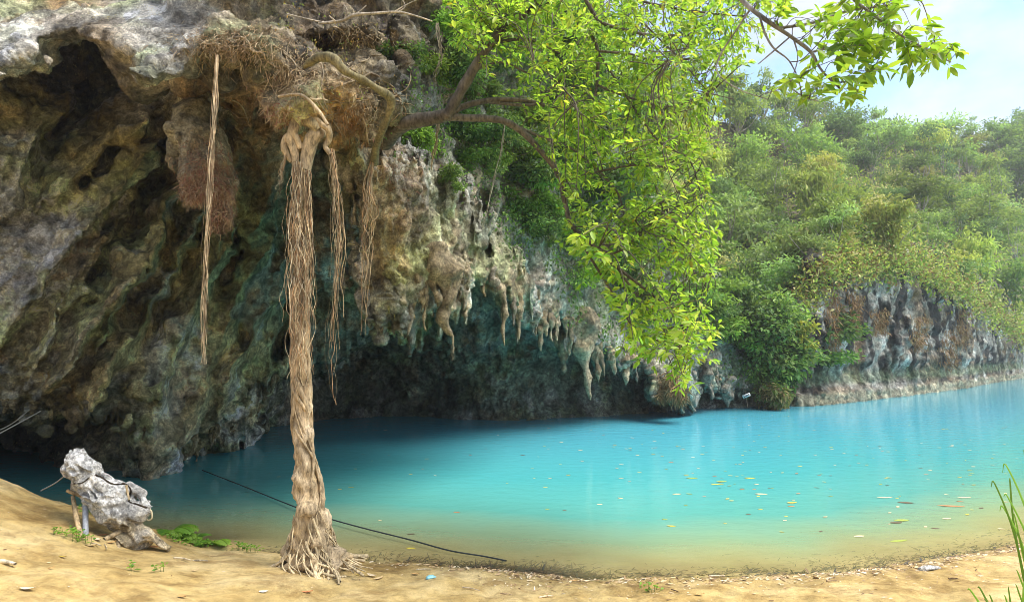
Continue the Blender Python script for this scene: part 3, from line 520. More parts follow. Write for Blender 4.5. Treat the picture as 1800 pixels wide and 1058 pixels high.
# hanging lump of tufa with a mat of rootlets
def blob_rock(name, caps, voxel, namp, nf, m, colf, parent=None):
    A = np.array([c[0] for c in caps]); B = np.array([c[1] for c in caps]); R = [c[2] for c in caps]
    lo = np.minimum(A, B).min(0) - max(R) - .25; hi = np.maximum(A, B).max(0) + max(R) + .25
    ax = [np.arange(lo[k], hi[k], voxel) for k in range(3)]; G = np.stack(np.meshgrid(*ax, indexing='ij'), -1).reshape(-1, 3); d = np.full(len(G), 9.0)
    for a, b, r in zip(A, B, R):
        ab = b - a; t = np.clip(((G - a) @ ab) / (ab @ ab + 1e-9), 0, 1); g = np.linalg.norm(G - a - t[:, None] * ab, axis=1) - r
        kk = 0.35 * r; h = np.clip(.5 + .5 * (d - g) / kk, 0, 1); d = d + (g - d) * h - kk * h * (1 - h)
    ix = np.abs(d) < 3 * namp + 2 * voxel; d[ix] -= namp * (fbm(G[ix] * nf, 3, .55) + .5 * (1 - 2 * np.abs(vnoise(G[ix] * nf * .8 + 7))))
    gr = vdb.FloatGrid(1.0); gr.copyFromArray(np.clip(d, -1, 1).astype(np.float32).reshape([len(a) for a in ax])); V, Q = gr.convertToQuads(0.0)
    V = V * voxel + lo; return link(name, np_mesh(name, V, Q.astype(np.int32), m, colf(V)), parent), V, Q
p_ = lambda x, y, Y, : np.array(W(x, y, Y))
lump, LV, LQ = blob_rock('hanging_rock', [(p_(335, 215, 9.6), p_(325, 235, 9.5), .24), (p_(345, 215, 9.7), p_(365, 285, 9.6), .32), (p_(365, 290, 9.6), p_(385, 340, 9.6), .23), (p_(388, 340, 9.6), p_(391, 395, 9.6), .13), (p_(332, 265, 9.45), p_(337, 340, 9.4), .15), (p_(303, 255, 9.5), p_(303, 292, 9.5), .075), (p_(380, 270, 9.8), p_(396, 320, 9.8), .16), (p_(350, 190, 10.0), p_(350, 120, 11.5), .3)], .03, .06, 4.5, M_ROCK,
    lambda V: np.where((V[:, 2] > 5.6)[:, None], np.array((.36, .32, .22)), np.array((.33, .22, .13))) + .09 * fbm(V * 4, 3)[:, None])
tag(lump, 'knobbly brown hanging rock lump with three drooping lobes under the cave roof', 'rock')
LB = BVHTree.FromPolygons(LV.tolist(), LQ.tolist())

# fine mats of rootlets clinging to rock
def rootlets(name, regs, n, parent, bv, lab=None):
    mb = MB(); cnt = 0
    for (x0, y0, x1, y1), w, cols in regs:
        for _ in range(int(n * w)):
            x, y = random.gauss((x0 + x1) / 2, (x1 - x0) / 3.6), random.gauss((y0 + y1) / 2, (y1 - y0) / 3.6); h, nn = hit(x, y, bv)
            if h is None or h[1] > 12.5: continue
            p = np.array(h) + np.array(nn) * .004; d = np.array(nn) * .5 + RNG.normal(size=3) * .8 + np.array((0, 0, -.6)); d /= np.linalg.norm(d); l = random.uniform(.03, .12); s = np.cross(d, RNG.normal(size=3)); s = s / np.linalg.norm(s) * random.uniform(.0022, .0045)
            q = p + d * l * .55; e = p + d * l + np.array((0, 0, -l * .35)) + RNG.normal(size=3) * .02; c = np.array(random.choice(cols)) * random.uniform(.6, 1.3)
            mb.add([p - s, p + s, q + s * .8, q - s * .8, e + s * .4, e - s * .4], [[0, 1, 2, 3], [3, 2, 4, 5]], c); cnt += 1
    o = mb.build(name, M_PLAIN, parent); o['kind'] = 'stuff'; return o
BRN, ORG, RED, STR = (.36, .25, .14), (.42, .22, .07), (.32, .13, .09), (.50, .40, .24)
rootlets('rootlet_mat', [((310, 260, 415, 400), 1, [BRN, RED, BRN, (.45, .33, .22)])], 5200, lump, LB)
rootlets('rootlet_mat', [((316, 45, 480, 112), .34, [BRN, STR, BRN]), ((470, 70, 600, 190), .26, [BRN, STR]), ((440, 165, 520, 260), .16, [RED, BRN, STR]), ((585, 170, 645, 260), .14, [ORG, ORG, BRN]), ((600, 140, 690, 240), .1, [BRN, STR]), ((540, 45, 700, 100), .12, [STR, BRN]), ((640, 230, 760, 340), .12, [BRN, RED, STR])], 5000, cave, BV)
if True:                                                                         # thin woody roots creeping over the block
    mb = MB()
    for k in range(75):
        x, y = random.uniform(330, 700), random.uniform(45, 250); a = random.gauss(.35, .55) + (math.pi if random.random() < .3 else 0); P = []
        for s in range(random.randint(7, 18)):
            h, nn = hit(x, y)
            if h is None or h[1] > 11 or (P and abs(P[-1][1] - h[1]) > .35): break
            P.append(np.array(h) + np.array(nn) * .012); a += random.gauss(0, .3); x += 9 * math.cos(a); y += 9 * math.sin(a)
        if len(P) > 4:
            Q_ = crom(P, 3); tube(mb, Q_, np.linspace(1, .45, len(Q_)) * random.choice((.006, .008, .012, .018)), 5, np.array((.42, .33, .21)) * random.uniform(.6, 1.1))
    o = mb.build('creeping_root', M_ROOT, cave); o['kind'] = 'stuff'
print('rock parts', time.time() - T0)

# ------------------------------------------------------------------ strangler root column, big roots, hanging root bundles
ROOTC = (.47, .36, .22)
def wig(n, amp, f, rng):
    t = np.linspace(0, 1, n); s = rng.random(2) * 90
    return amp * np.stack([vnoise(np.stack([t * f + s[0], t * 0 + s[1], t * 0], -1)), vnoise(np.stack([t * f + s[1], t * 0 + s[0] + 7, t * 0], -1))], -1)
bp = gp(549, 1000); YC = bp[1]; fig = empty('strangler_fig', bp, 'tall pale root column of a strangler fig standing on the sand with flared foot', 'fig tree')
cl = crom([p_(x, y, YC + d) for x, y, d in [(552, 1008, 0), (549, 970, 0), (547, 900, 0), (539, 840, 0), (533, 780, 0), (531, 700, 0), (528, 600, 0), (528, 500, 0), (530, 400, 0), (532, 320, 0), (537, 275, 0)]], 12)
cy = topx(cl)[1]; cw = np.interp(cy, [270, 330, 420, 520, 600, 700, 780, 830, 880, 920, 960, 985, 1010], [17, 16, 20, 27, 33, 36, 36, 41, 50, 64, 86, 112, 140]) * YC / F / 2
mb = MB(); tube(mb, cl, cw * .84, 56, ROOTC, .42, 3.3, 5.5); V = mb.v[0]; mb.c[0] = np.clip(np.array(ROOTC) + .07 * fbm(V * 3, 3)[:, None], .1, 1).astype(np.float32); mb.build('trunk', M_ROOT, fig)
z = cl[:, 2]
def at_c(h): return np.array([np.interp(h, z, cl[:, 0]), np.interp(h, z, cl[:, 1]), h]), float(np.interp(h, z, cw))
rng = np.random.default_rng(4)
for k in range(44):                                                              # roots wound round the trunk
    h0 = rng.uniform(bp[2] + .25, 4.2); ln = rng.uniform(.7, 2.0); a0 = rng.random() * 6.28; tw = rng.normal(0, 2.6) * ln; n = 26; P = []
    for t in np.linspace(0, 1, n):
        c_, r_ = at_c(min(h0 + ln * t, z.max() - .02)); a = a0 + tw * t + .5 * math.sin(t * 5 + k); rr = r_ * (.86 + .10 * math.sin(t * 7 + k)); P.append(c_ + np.array((math.cos(a) * rr, math.sin(a) * rr, 0)))
    mb = MB(); tube(mb, P, np.sin(np.linspace(.25, 2.9, n)) ** .5 * rng.choice((.010, .016, .024, .04)), 8, np.array(ROOTC) * rng.uniform(.8, 1.12), .3, k, 9); mb.build('root', M_ROOT, fig)
for k in range(90):                                                              # flared roots running into the sand
    a = rng.random() * 6.28; h0 = rng.uniform(.2, 1.0) if k % 3 else rng.uniform(.2, .5); n = 22; P = []; reach = rng.uniform(.02, .16) + (.16 if math.cos(a) > .5 and rng.random() < .35 else 0); wa = rng.normal(0, .5); ph = rng.random() * 6
    for t in np.linspace(0, 1, n):
        hh = h0 * (1 - t ** .8); aa = a + wa * t + .22 * math.sin(5 * t + ph); c_, r_ = at_c(bp[2] + max(hh, .0)); rr_ = r_ * .9 + max(0, t - .72) / .28 * reach + .02 * math.sin(8 * t + ph); x1, y1 = c_[0] + math.cos(aa) * rr_, c_[1] + math.sin(aa) * rr_; z1 = bp[2] + hh
        gz = float(ground_z(np.array([x1]), np.array([y1]))[0]); P.append(np.array((x1, y1, max(z1, gz - .012 - .02 * t))))
    rr = rng.choice((.007, .011, .017, .028), p=(.4, .3, .2, .1)); mb = MB(); tube(mb, P, np.linspace(.6, 1.1, n) * rr, 7, np.array((.60, .48, .29)) * rng.uniform(.8, 1.1), .35, k, 14); mb.build('root', M_ROOT, fig)
def limb(pts, name, parent, col=ROOTC, lump=.14, seg=14, m=None, seed=1.0):
    P = crom([p_(x, y, Y) for x, y, Y, w in pts], 7); R = crom([(w * Y / F / 2,) for x, y, Y, w in pts], 7)[:, 0]; mb = MB(); tube(mb, P, np.abs(R), seg, col, lump, seed, 7); return mb.build(name, m or M_ROOT, parent)
limb([(536, 300, YC, 24), (541, 270, YC, 25), (549, 244, YC - .03, 26), (560, 235, YC + .0, 24), (572, 228, YC + .15, 18), (580, 212, YC + .3, 12)], 'root', fig)
limb([(522, 300, YC, 14), (517, 262, YC - .05, 15), (512, 245, YC - .06, 20), (519, 215, YC - .1, 18), (523, 190, YC - .02, 18), (517, 172, YC + .2, 16)], 'root', fig)
limb([(512, 285, YC, 8), (500, 262, YC - .03, 12), (502, 245, YC - .05, 13), (512, 236, YC - .05, 14)], 'root', fig); limb([(528, 262, YC - .05, 10), (520, 240, YC - .08, 12), (513, 232, YC - .05, 10)], 'root', fig)
limb([(510, 205, YC - .05, 9), (535, 205, YC - .12, 8), (556, 210, YC - .12, 9), (566, 220, YC - .1, 11), (577, 228, YC - .08, 12), (578, 246, YC, 12), (572, 258, YC, 8), (582, 272, YC, 9)], 'root', fig)
limb([(530, 212, YC - .06, 18), (548, 215, YC - .1, 22), (560, 228, YC - .06, 20)], 'root', fig, (.40, .33, .2))
limb([(490, 170, 7.75, 5), (530, 168, 7.62, 6), (560, 195, 7.6, 6), (576, 220, 7.6, 6)], 'root', fig)
big = limb([(535, 118, 7.95, 8), (548, 108, 7.8, 14), (566, 101, 7.65, 17), (585, 104, 7.6, 18), (600, 119, 7.6, 17), (616, 130, 7.65, 13), (640, 143, 7.8, 14), (664, 157, 7.95, 13), (683, 169, 8.15, 15), (688, 183, 8.25, 16), (681, 206, 8.35, 13), (668, 238, 8.55, 13), (660, 262, 8.85, 14), (657, 286, 9.3, 16)], 'bent_root', None, (.20, .17, .085), .26, 16)
tag(big, 'thick smooth olive-brown root bent like a knee over the rooty block', 'tree root')
# hanging strands
def strands(name, parent, path, n, spread, rad, lo, hi, cols, seed, amp=.03, M=None, Yo=0.0):
    rng = np.random.default_rng(seed); P0 = crom([p_(x, y, Y) for x, y, Y in path], 8); L0 = len(P0)
    sp = np.interp(np.linspace(0, 1, L0), np.linspace(0, 1, len(spread)), spread)
    for k in range(n):
        e = max(.12, min(1.0, rng.uniform(lo, hi))); m_ = max(6, int(L0 * e)); idx = np.linspace(0, m_ - 1, m_ * 2); base = np.stack([np.interp(idx, np.arange(L0), P0[:, q]) for q in range(3)], -1); s_ = np.interp(idx, np.arange(L0), sp)
        u = rng.normal(size=2) * .6; w_ = wig(len(idx), 1, 6 * e + 2, rng) * 1.1 + wig(len(idx), 1, 24 * e, rng) * .5
        base[:, 0] += (u[0] + w_[:, 0]) * s_; base[:, 1] += (u[1] + w_[:, 1]) * s_ * .8; mb = MB(); tube(mb, base, np.linspace(1, .5, len(idx)) * rad * rng.choice((.45, .7, 1, 1.5, 2.3), p=(.2, .25, .3, .17, .08)), 5, np.array(cols[rng.integers(len(cols))]) * rng.uniform(.75, 1.2)); mb.build(name, M_ROOT, parent)
SC_ = [(.44, .33, .19), (.56, .45, .28), (.33, .23, .13), (.46, .29, .16), (.62, .53, .37)]
strands('root_strand', fig, [(523, 285, YC - .16), (519, 400, YC - .16), (521, 520, YC - .17), (523, 640, YC - .19), (527, 735, YC - .2)], 70, [.04, .07, .085, .085, .08], .0046, .4, .97, SC_, 21)
strands('root_strand', fig, [(540, 300, YC - .1), (544, 420, YC - .12), (546, 560, YC - .14), (546, 720, YC - .16)], 34, [.03, .035, .05, .055], .0042, .4, .9, SC_, 22)
def bundle(label, path, n, spread, rad, lo, hi, cols, seed):
    e = empty('root_bundle', p_(*path[0]), label, 'hanging roots', 'aerial root bundles hanging from the cave roof'); strands('root_strand', e, path, n, spread, rad, lo, hi, cols, seed); return e
bundle('longest thin root bundle hanging in front of the lumpy hanging rock', [(382, 97, 7.75), (378, 180, 7.75), (370, 290, 7.75), (364, 400, 7.75), (360, 520, 7.75), (357, 640, 7.75)], 18, [.010, .022, .026, .026, .024, .03], .0042, .55, 1.25, [(.50, .38, .23), (.58, .47, .31), (.40, .27, .16)], 31)
bundle('reddish root bundle ending in two curled tips just right of the root column', [(582, 262, YC), (590, 330, YC), (594, 420, YC), (590, 530, YC), (585, 640, YC), (592, 735, YC)], 24, [.02, .04, .045, .05, .055, .05], .0045, .5, 1.0, SC_, 32)
bundle('shorter brown root bundle hanging left of the stalactite curtain', [(656, 275, 9.2), (650, 330, 9.1), (652, 370, 9.1), (644, 420, 9.1), (643, 500, 9.1), (639, 620, 9.1)], 26, [.01, .04, .08, .08, .05, .04], .0048, .4, 1.0, SC_, 33)
bundle('short stubby root wisp left of the top of the root column', [(503, 268, YC - .05), (496, 300, YC - .05), (490, 330, YC - .05), (482, 362, YC - .05)], 9, [.01, .03, .04, .05], .0045, .5, 1.0, SC_, 34)
bundle('fine root wisp dangling below the longest drip of the stalactite curtain', [(796, 588, 12.9), (796, 640, 12.9)], 5, [.01, .03], .006, .6, 1.0, [(.42, .36, .25)], 35)
bundle('thin pale liana loop hanging beside the cliff right of the stalactite curtain', [(888, 215, 12.6), (880, 270, 12.9), (865, 330, 13.2), (852, 390, 13.4), (838, 425, 13.6)], 3, [.02, .02, .03, .03, .04], .009, .85, 1.0, [(.48, .44, .36)], 36)
bundle('dry twisted vine hanging among the leaves above the fork of the tree', [(770, 40, 10.2), (778, 95, 10.2), (768, 130, 10.2), (764, 165, 10.2)], 6, [.03, .04, .04, .02], .011, .7, 1.0, [(.45, .36, .25)], 37)
bundle('pale vine dangling straight down below the fork of the tree', [(772, 205, 9.8), (768, 240, 9.9), (762, 275, 10.0), (758, 305, 10.1)], 4, [.02, .02, .03, .02], .012, .7, 1.0, [(.42, .36, .26)], 38)
db = empty('dry_branch', p_(600, 36, 8.6), 'bare pale dry branch lying across the top of the rooty block', 'branch')
for pts in ([(560, 42, 8.6, 4), (600, 37, 8.55, 6), (622, 27, 8.5, 6), (660, 24, 8.5, 5), (702, 22, 8.5, 4), (735, 30, 8.5, 3), (760, 38, 8.5, 2)], [(606, 34, 8.55, 4), (610, 20, 8.5, 3), (604, 8, 8.5, 2)], [(612, 30, 8.5, 3), (630, 22, 8.5, 2.5), (644, 10, 8.5, 2)], [(700, 22, 8.5, 3), (712, 12, 8.5, 2), (705, -4, 8.5, 2)], [(570, 40, 8.6, 3), (540, 34, 8.6, 2.5), (505, 25, 8.6, 2)], [(590, 38, 8.55, 3), (578, 28, 8.5, 2)], [(690, 23, 8.5, 3), (720, 6, 8.5, 2), (750, -6, 8.5, 2)]): limb(pts, 'twig', db, (.50, .43, .33), .15, 6, M_BARK)
print('roots', time.time() - T0)

# ------------------------------------------------------------------ the big leaning tree
class BR:                                                                        # branch network with a sample cloud
    def __init__(s): s.p = []; s.r = []
GREENS = np.array([(.31, .47, .045), (.38, .53, .055), (.44, .55, .065), (.25, .41, .04), (.49, .56, .09), (.18, .33, .04)])
def leafcols(n, rng, pal=GREENS, yel=.03):
    c = pal[rng.integers(len(pal), size=n)] * rng.uniform(.6, 1.25, (n, 1)); y = rng.random(n) < yel; c[y] = np.array((.42, .33, .03)) * rng.uniform(.7, 1.1, (y.sum(), 1)); return c
def in_poly(p, poly): return poly_sd(np.array([[p[0]]]), np.array([[p[1]]]), poly)[0, 0] > 0
tb = W(684, 244, 9.7); tree = empty('leaning_tree', tb, 'broadleaf tree leaning out from the cliff with bright yellow-green leaves', 'tree')
BC = (.13, .11, .085); LIMBS = [
 [(676, 252, 9.9, 28.6), (700, 226, 9.5, 26.9), (735, 212, 9.3, 26.9), (768, 207, 9.2, 25.2), (790, 200, 9.1, 23.5)],
 [(786, 204, 9.1, 21.8), (806, 168, 9.0, 20.2), (835, 118, 8.9, 18.5), (866, 72, 8.8, 16.8), (905, 36, 8.7, 15.1), (950, -2, 8.6, 13.4), (1000, -60, 8.5, 11.8)],
 [(788, 202, 9.1, 12.6), (820, 186, 9.2, 11.8), (870, 176, 9.3, 10.1), (925, 178, 9.4, 8.4), (975, 190, 9.5, 6.7), (1040, 200, 9.6, 5.0)],
 [(780, 206, 9.1, 15.1), (830, 208, 9.2, 13.4), (880, 212, 9.2, 12.6), (915, 230, 9.3, 11.8), (950, 265, 9.3, 10.9), (980, 305, 9.3, 10.1), (993, 355, 9.3, 9.2), (1005, 395, 9.3, 9.2), (1040, 430, 9.3, 8.4), (1085, 470, 9.3, 6.7), (1130, 505, 9.3, 5.0), (1180, 545, 9.3, 3.4)],
 [(1018, -20, 8.6, 7.6), (1035, 10, 8.7, 7.6), (1055, 38, 8.8, 6.7), (1095, 52, 8.9, 5.9), (1145, 62, 9.0, 5.0), (1215, 62, 9.0, 4.2)],
 [(1036, 50, 8.8, 6.7), (1050, 88, 8.9, 6.7), (1050, 140, 9.0, 5.9), (1044, 200, 9.1, 4.2), (1060, 245, 9.2, 3.4)], [(1050, 90, 8.9, 5.0), (1110, 96, 8.9, 4.2), (1160, 108, 9.0, 3.4), (1230, 102, 9.0, 3.4)], [(1050, 150, 9.0, 4.2), (1100, 170, 9.0, 4.2), (1180, 188, 9.1, 3.4), (1250, 160, 9.1, 2.5)],
 [(860, 180, 9.3, 6.7), (940, 184, 9.4, 5.9), (975, 150, 9.4, 5.0), (1010, 125, 9.4, 3.4)], [(905, 222, 9.3, 6.7), (960, 245, 9.4, 5.9), (1010, 265, 9.4, 4.2), (1080, 330, 9.4, 3.4), (1100, 390, 9.4, 2.5)],
 [(1030, 425, 9.3, 5.0), (1080, 445, 9.1, 4.2), (1130, 405, 9.0, 4.2), (1170, 370, 9.0, 3.4)], [(1085, 470, 9.3, 5.0), (1120, 520, 9.2, 4.2), (1165, 580, 9.2, 3.4), (1215, 630, 9.2, 2.5)], [(1005, 400, 9.3, 5.0), (1080, 520, 9.4, 4.2), (1120, 580, 9.4, 3.4), (1200, 615, 9.3, 2.5)], [(985, 320, 9.3, 4.2), (1060, 300, 9.1, 4.2), (1130, 290, 9.0, 3.4), (1200, 300, 9.0, 2.5)], [(866, 75, 8.8, 6.7), (930, 70, 8.9, 5.0), (985, 95, 9, 3.4)], [(830, 125, 8.9, 5.9), (880, 110, 9.1, 4.2), (930, 130, 9.2, 3.4)], [(1000, -50, 8.4, 6.7), (1120, 0, 8.4, 5.0), (1220, 20, 8.4, 4.2), (1310, 30, 8.3, 2.5)],
 [(1050, 90, 8.9, 3.4), (1150, 240, 9, 3.4), (1210, 280, 9, 2.5), (1232, 340, 9, 1.7)], [(1120, 30, 8.6, 3.4), (1200, 110, 8.7, 2.5), (1245, 160, 8.7, 1.7), (1290, 175, 8.7, 1.7)]]
bs = BR()
def grow(parent, limbs, col, bsamp, seed=0):
    for k, l in enumerate(limbs):
        o = limb(l, 'trunk' if k == 0 and seed == 0 else 'branch', parent, col, .10, 12 if l[0][3] > 12 else 7, M_BARK, 3.0 * k + seed)
        P = crom([p_(x, y, Y) for x, y, Y, w in l], 10); R = crom([(w * Y / F / 2,) for x, y, Y, w in l], 10)[:, 0]; bsamp.p += list(P); bsamp.r += list(R)
def crown(parent, bsamp, zones, seed, leafn, l_len, col, pal=GREENS, yel=.03, nmax_obj=300, jit=.9, near_sort=True):
    rng = np.random.default_rng(seed); B = np.array(bsamp.p); R = np.array(bsamp.r); LP, LD, LN, LL, LC = [], [], [], [], []; tw = MB()
    for poly, n, yf, (w0, w1) in zones:
        q = np.array(poly); bx = q.min(0), q.max(0); got = 0; tries = 0
        while got < n and tries < n * 12:
            tries += 1; x, y = rng.uniform(bx[0][0], bx[1][0]), rng.uniform(bx[0][1], bx[1][1])
            if not in_poly((x, y), poly): continue
            if vnoise(np.array([[x / 44, y / 24, seed]]))[0] < rng.uniform(-.55, .12): continue
            got += 1; x += rng.normal() * 14; y += rng.normal() * 14; T = p_(x, y, yf(x, y) + rng.normal() * jit); dd = np.linalg.norm(B - T, axis=1) + (B[:, 2] - T[2]).clip(-9, 0) * -.15 + R * -2; i_ = np.argmin(dd + rng.random(len(B)) * .25); b = B[i_]
            v = T - b; ln = np.linalg.norm(v); side = np.cross(v, rng.normal(size=3)); side = side / (np.linalg.norm(side) + 1e-6) * ln * .16
            if ln > 1.6: b = T - v / ln * rng.uniform(.5, 1.1); v = T - b; ln = np.linalg.norm(v)
            P = crom([b, b + v * .4 + side + (0, 0, .05 * ln), T + (0, 0, -.03)], 5); tube(tw, P, np.linspace(1, .4, len(P)) * max(.0035, min(.011, .008 * ln)), 4, np.array(col) * rng.uniform(.7, 1.2))
            if rng.random() < .5 * max(0, ln - .6) and T[2] > b[2] - .35 and abs(T[0] - b[0]) > .25: B = np.vstack([B, P[5:]]); R = np.r_[R, np.full(len(P) - 5, .004)]
            m_ = rng.integers(leafn[0], leafn[1]); t_ = rng.uniform(.35, 1.02, m_) if ln < .8 else rng.uniform(.62, 1.02, m_); t_[:3] = 1; bpnt = np.stack([np.interp(t_ * (len(P) - 1), np.arange(len(P)), P[:, c]) for c in range(3)], -1); ax = P[-1] - P[-3]; ax /= np.linalg.norm(ax) + 1e-9
            ang = rng.random(m_) * 6.28; e1 = nrm(np.cross(ax, (.1, .2, 1.))); e2 = np.cross(ax, e1); ax = nrm(ax * np.array((1, 1, .35)) + np.array((0, 0, -.08))); D = ax * rng.uniform(.25, .9, (m_, 1)) + e1 * np.cos(ang)[:, None] * rng.uniform(.6, 1.1, (m_, 1)) + e2 * np.sin(ang)[:, None] * .45 + np.array((0, 0, -.12)); D = nrm(D)
            Nn = nrm(np.array((0, -.25, .9)) + rng.normal(size=(m_, 3)) * .42)
            LP.append(bpnt + D * .015); LD.append(D); LN.append(Nn); LL.append(rng.uniform(w0, w1, m_)); cc = leafcols(m_, rng, pal, yel) * rng.uniform(.8, 1.15); LC.append(cc)
    LP, LD, LN, LL, LC = [np.concatenate(a) for a in (LP, LD, LN, LL, LC)]
    tw_o = tw.build('twig', M_BARK, parent); tw_o['kind'] = 'stuff'
    big_ = np.argsort(-(LL / LP[:, 1]))[:nmax_obj]; rest = np.ones(len(LP), bool); rest[big_] = False
    if rest.any():
        mb = MB(); leaves(mb, LP[rest], LD[rest], LN[rest], LL[rest], LL[rest] * rng.uniform(.30, .5, rest.sum()), LC[rest]); o = mb.build('crown', M_LEAF, parent, smooth=False); o['kind'] = 'stuff'
    protos = []
    for k in range(10):
        mb = MB(); leaves(mb, np.zeros((1, 3)), np.array([[1., 0, 0]]), np.array([[0, 0, 1.]]), 1.0, rng.uniform(.38, .48), leafcols(1, rng, pal, yel), rng.uniform(.05, .25), rng.uniform(0, .2)); protos.append(mb.mesh('leaf', M_LEAF, False))
    for i_ in big_:
        o = bpy.data.objects.new('leaf', protos[rng.integers(10)]); COL.objects.link(o); o.parent = parent; D = LD[i_]; S = nrm(np.cross(LN[i_], D)); U = np.cross(D, S)
        M4 = Matrix.Identity(4)
        for c in range(3): M4[c][0] = D[c] * LL[i_]; M4[c][1] = S[c] * LL[i_]; M4[c][2] = U[c] * LL[i_]; M4[c][3] = LP[i_][c]
        o.matrix_parent_inverse = Matrix.Translation(parent.location).inverted(); o.matrix_basis = M4
    print('leaves', len(LP))
grow(tree, LIMBS, BC, bs)
yf = lambda x, y: 9.25
CROWN = [([(785, -40), (835, 70), (880, 130), (930, 150), (985, 200), (1040, 260), (1250, 270), (1245, 215), (1285, 175), (1310, 110), (1335, 70), (1350, -40)], 1060, yf, (.072, .115)),
 ([(930, 180), (960, 270), (1000, 330), (1005, 400), (1060, 440), (1250, 470), (1262, 380), (1238, 320), (1245, 240), (1100, 200)], 390, yf, (.078, .12)),
 ([(1040, 420), (1085, 500), (1130, 560), (1180, 600), (1262, 590), (1270, 515), (1250, 420), (1150, 400)], 135, yf, (.085, .13)),
 ([(1080, 560), (1130, 640), (1190, 670), (1262, 655), (1240, 560), (1150, 540)], 70, yf, (.10, .155)), ([(1000, 410), (1030, 470), (1100, 600), (1150, 610), (1100, 480)], 40, yf, (.12, .17)), ([(790, -40), (800, 60), (860, 60), (960, 60), (1000, -40)], 150, yf, (.09, .14))]
crown(tree, bs, CROWN, 51, (8, 15), None, BC)
fb = W(1290, -30, 4.6); fore = empty('overhanging_branch', fb, 'leafy branch with large oval leaves reaching into the sky at top right', 'branch')
bs2 = BR(); FL = [[(1270, -40, 5.2, 10), (1312, 8, 5.1, 9), (1350, 38, 5.0, 8), (1392, 66, 5.0, 7), (1425, 92, 5.0, 6), (1445, 125, 5.0, 4), (1480, 160, 5.0, 3)], [(1370, 50, 5.0, 5), (1430, 40, 5.0, 5), (1490, 20, 5.0, 4), (1560, 10, 5, 3)], [(1500, 0, 4.9, 5), (1540, 30, 4.9, 5), (1580, 60, 4.9, 4), (1630, 88, 4.9, 3), (1672, 110, 4.9, 2)], [(1480, -30, 4.9, 6), (1510, 8, 4.9, 5), (1560, 40, 4.9, 3)], [(1425, 92, 5, 4), (1470, 84, 5, 3), (1530, 80, 5, 3), (1550, 95, 5, 2)], [(1335, 28, 5.0, 4), (1345, 60, 5.0, 4), (1360, 85, 5.0, 4), (1385, 105, 5, 3), (1400, 130, 5, 2)], [(1390, 64, 5, 3), (1360, 90, 5, 3), (1333, 113, 5, 2)], [(1395, 68, 5, 3), (1402, 105, 5, 2), (1383, 150, 5, 2), (1345, 165, 5, 2)], [(1383, 150, 5, 2), (1415, 172, 5, 2), (1438, 178, 5, 1.6)], [(1320, 15, 5.1, 4), (1290, 60, 5.2, 3), (1265, 100, 5.3, 3), (1262, 130, 5.3, 2), (1300, 158, 5.3, 2), (1350, 175, 5.3, 1.6)]]
grow(fore, FL, (.27, .25, .24), bs2, 77)
yf5 = lambda x, y: 4.95
crown(fore, bs2, [([(1330, -30), (1350, 20), (1430, 60), (1440, 90), (1560, 90), (1560, 30), (1610, 10), (1600, -30)], 80, yf5, (.08, .125)), ([(1430, 60), (1420, 110), (1440, 165), (1500, 180), (1540, 140), (1570, 90), (1560, 50)], 30, yf5, (.10, .145)), ([(1545, 60), (1600, 105), (1672, 112), (1668, 95), (1620, 60), (1580, 20), (1540, 20)], 24, yf5, (.10, .14)), ([(1345, 110), (1345, 145), (1420, 150), (1430, 120)], 6, yf5, (.09, .12))], 52, (5, 10), None, (.16, .13, .12), GREENS[:4] * .85, 0.0, 300, .3)
print('tree', time.time() - T0)

# ------------------------------------------------------------------ bushes on the near cliff
def bush_proto(rng, r, nl, ll, pal, droop=.3, blobs=7, flat=.8):
    mb = MB(); ctr = rdir(blobs, rng) * rng.uniform(.3, 1.0, (blobs, 1)) * r * np.array((1, 1, flat)); ctr[0] = 0; bs_ = rng.uniform(.22, .6, blobs); w_ = rng.choice(blobs, size=nl, p=bs_ ** 2 / (bs_ ** 2).sum()); d = rdir(nl, rng); d[:, 2] = d[:, 2] * .8 + .15
    P = ctr[w_] + d * np.array((1, 1, .62)) * (r * bs_[w_])[:, None] * (rng.random((nl, 1)) ** .45) * rng.uniform(.7, 1.35, (nl, 1)); D = nrm(d * .8 + rng.normal(size=(nl, 3)) * .6 + np.array((0, 0, -droop))); Nn = nrm(d * .5 + np.array((0, 0, .6)) + rng.normal(size=(nl, 3)) * .45)
    bc = rng.uniform(.7, 1.25, blobs); leaves(mb, P, D, Nn, rng.uniform(.7, 1.3, nl) * ll, rng.uniform(.7, 1.3, nl) * ll * .45, pal[rng.integers(len(pal), size=nl)] * (bc[w_] * rng.uniform(.75, 1.25, nl))[:, None]); return mb, ctr
def stem_proto(rng, ctr, base, r, col=(.17, .14, .10), rad=.05):
    mb = MB(); base = np.array(base, float); fork = base + (ctr.mean(0) - base) * .45 + rng.normal(size=3) * r * .05
    tube(mb, crom([base, base + (fork - base) * .5 + rng.normal(size=3) * r * .06, fork], 4), np.linspace(1, .75, 9) * rad * r, 6, col)
    for c in ctr: tube(mb, crom([fork, (fork + c) / 2 + rng.normal(size=3) * r * .1, c + rng.normal(size=3) * r * .05], 4), np.linspace(.6, .15, 9) * rad * r, 5, col)
    return mb
DKG = np.array([(.075, .15, .035), (.10, .19, .04), (.13, .23, .045), (.06, .12, .04), (.16, .25, .05)])
rng = np.random.default_rng(9); CB = []
for k in range(6):
    mb, ctr = bush_proto(rng, 1.0, 1300, .15, [DKG, np.array([(.17, .31, .04), (.22, .36, .045), (.13, .25, .04)]), DKG * .9][k % 3], .35, 8); CB.append((mb.mesh('crown', M_HILL, False), stem_proto(rng, ctr, (0, .5, -.5), 1.0, rad=.02).mesh('stem', M_BARK)))
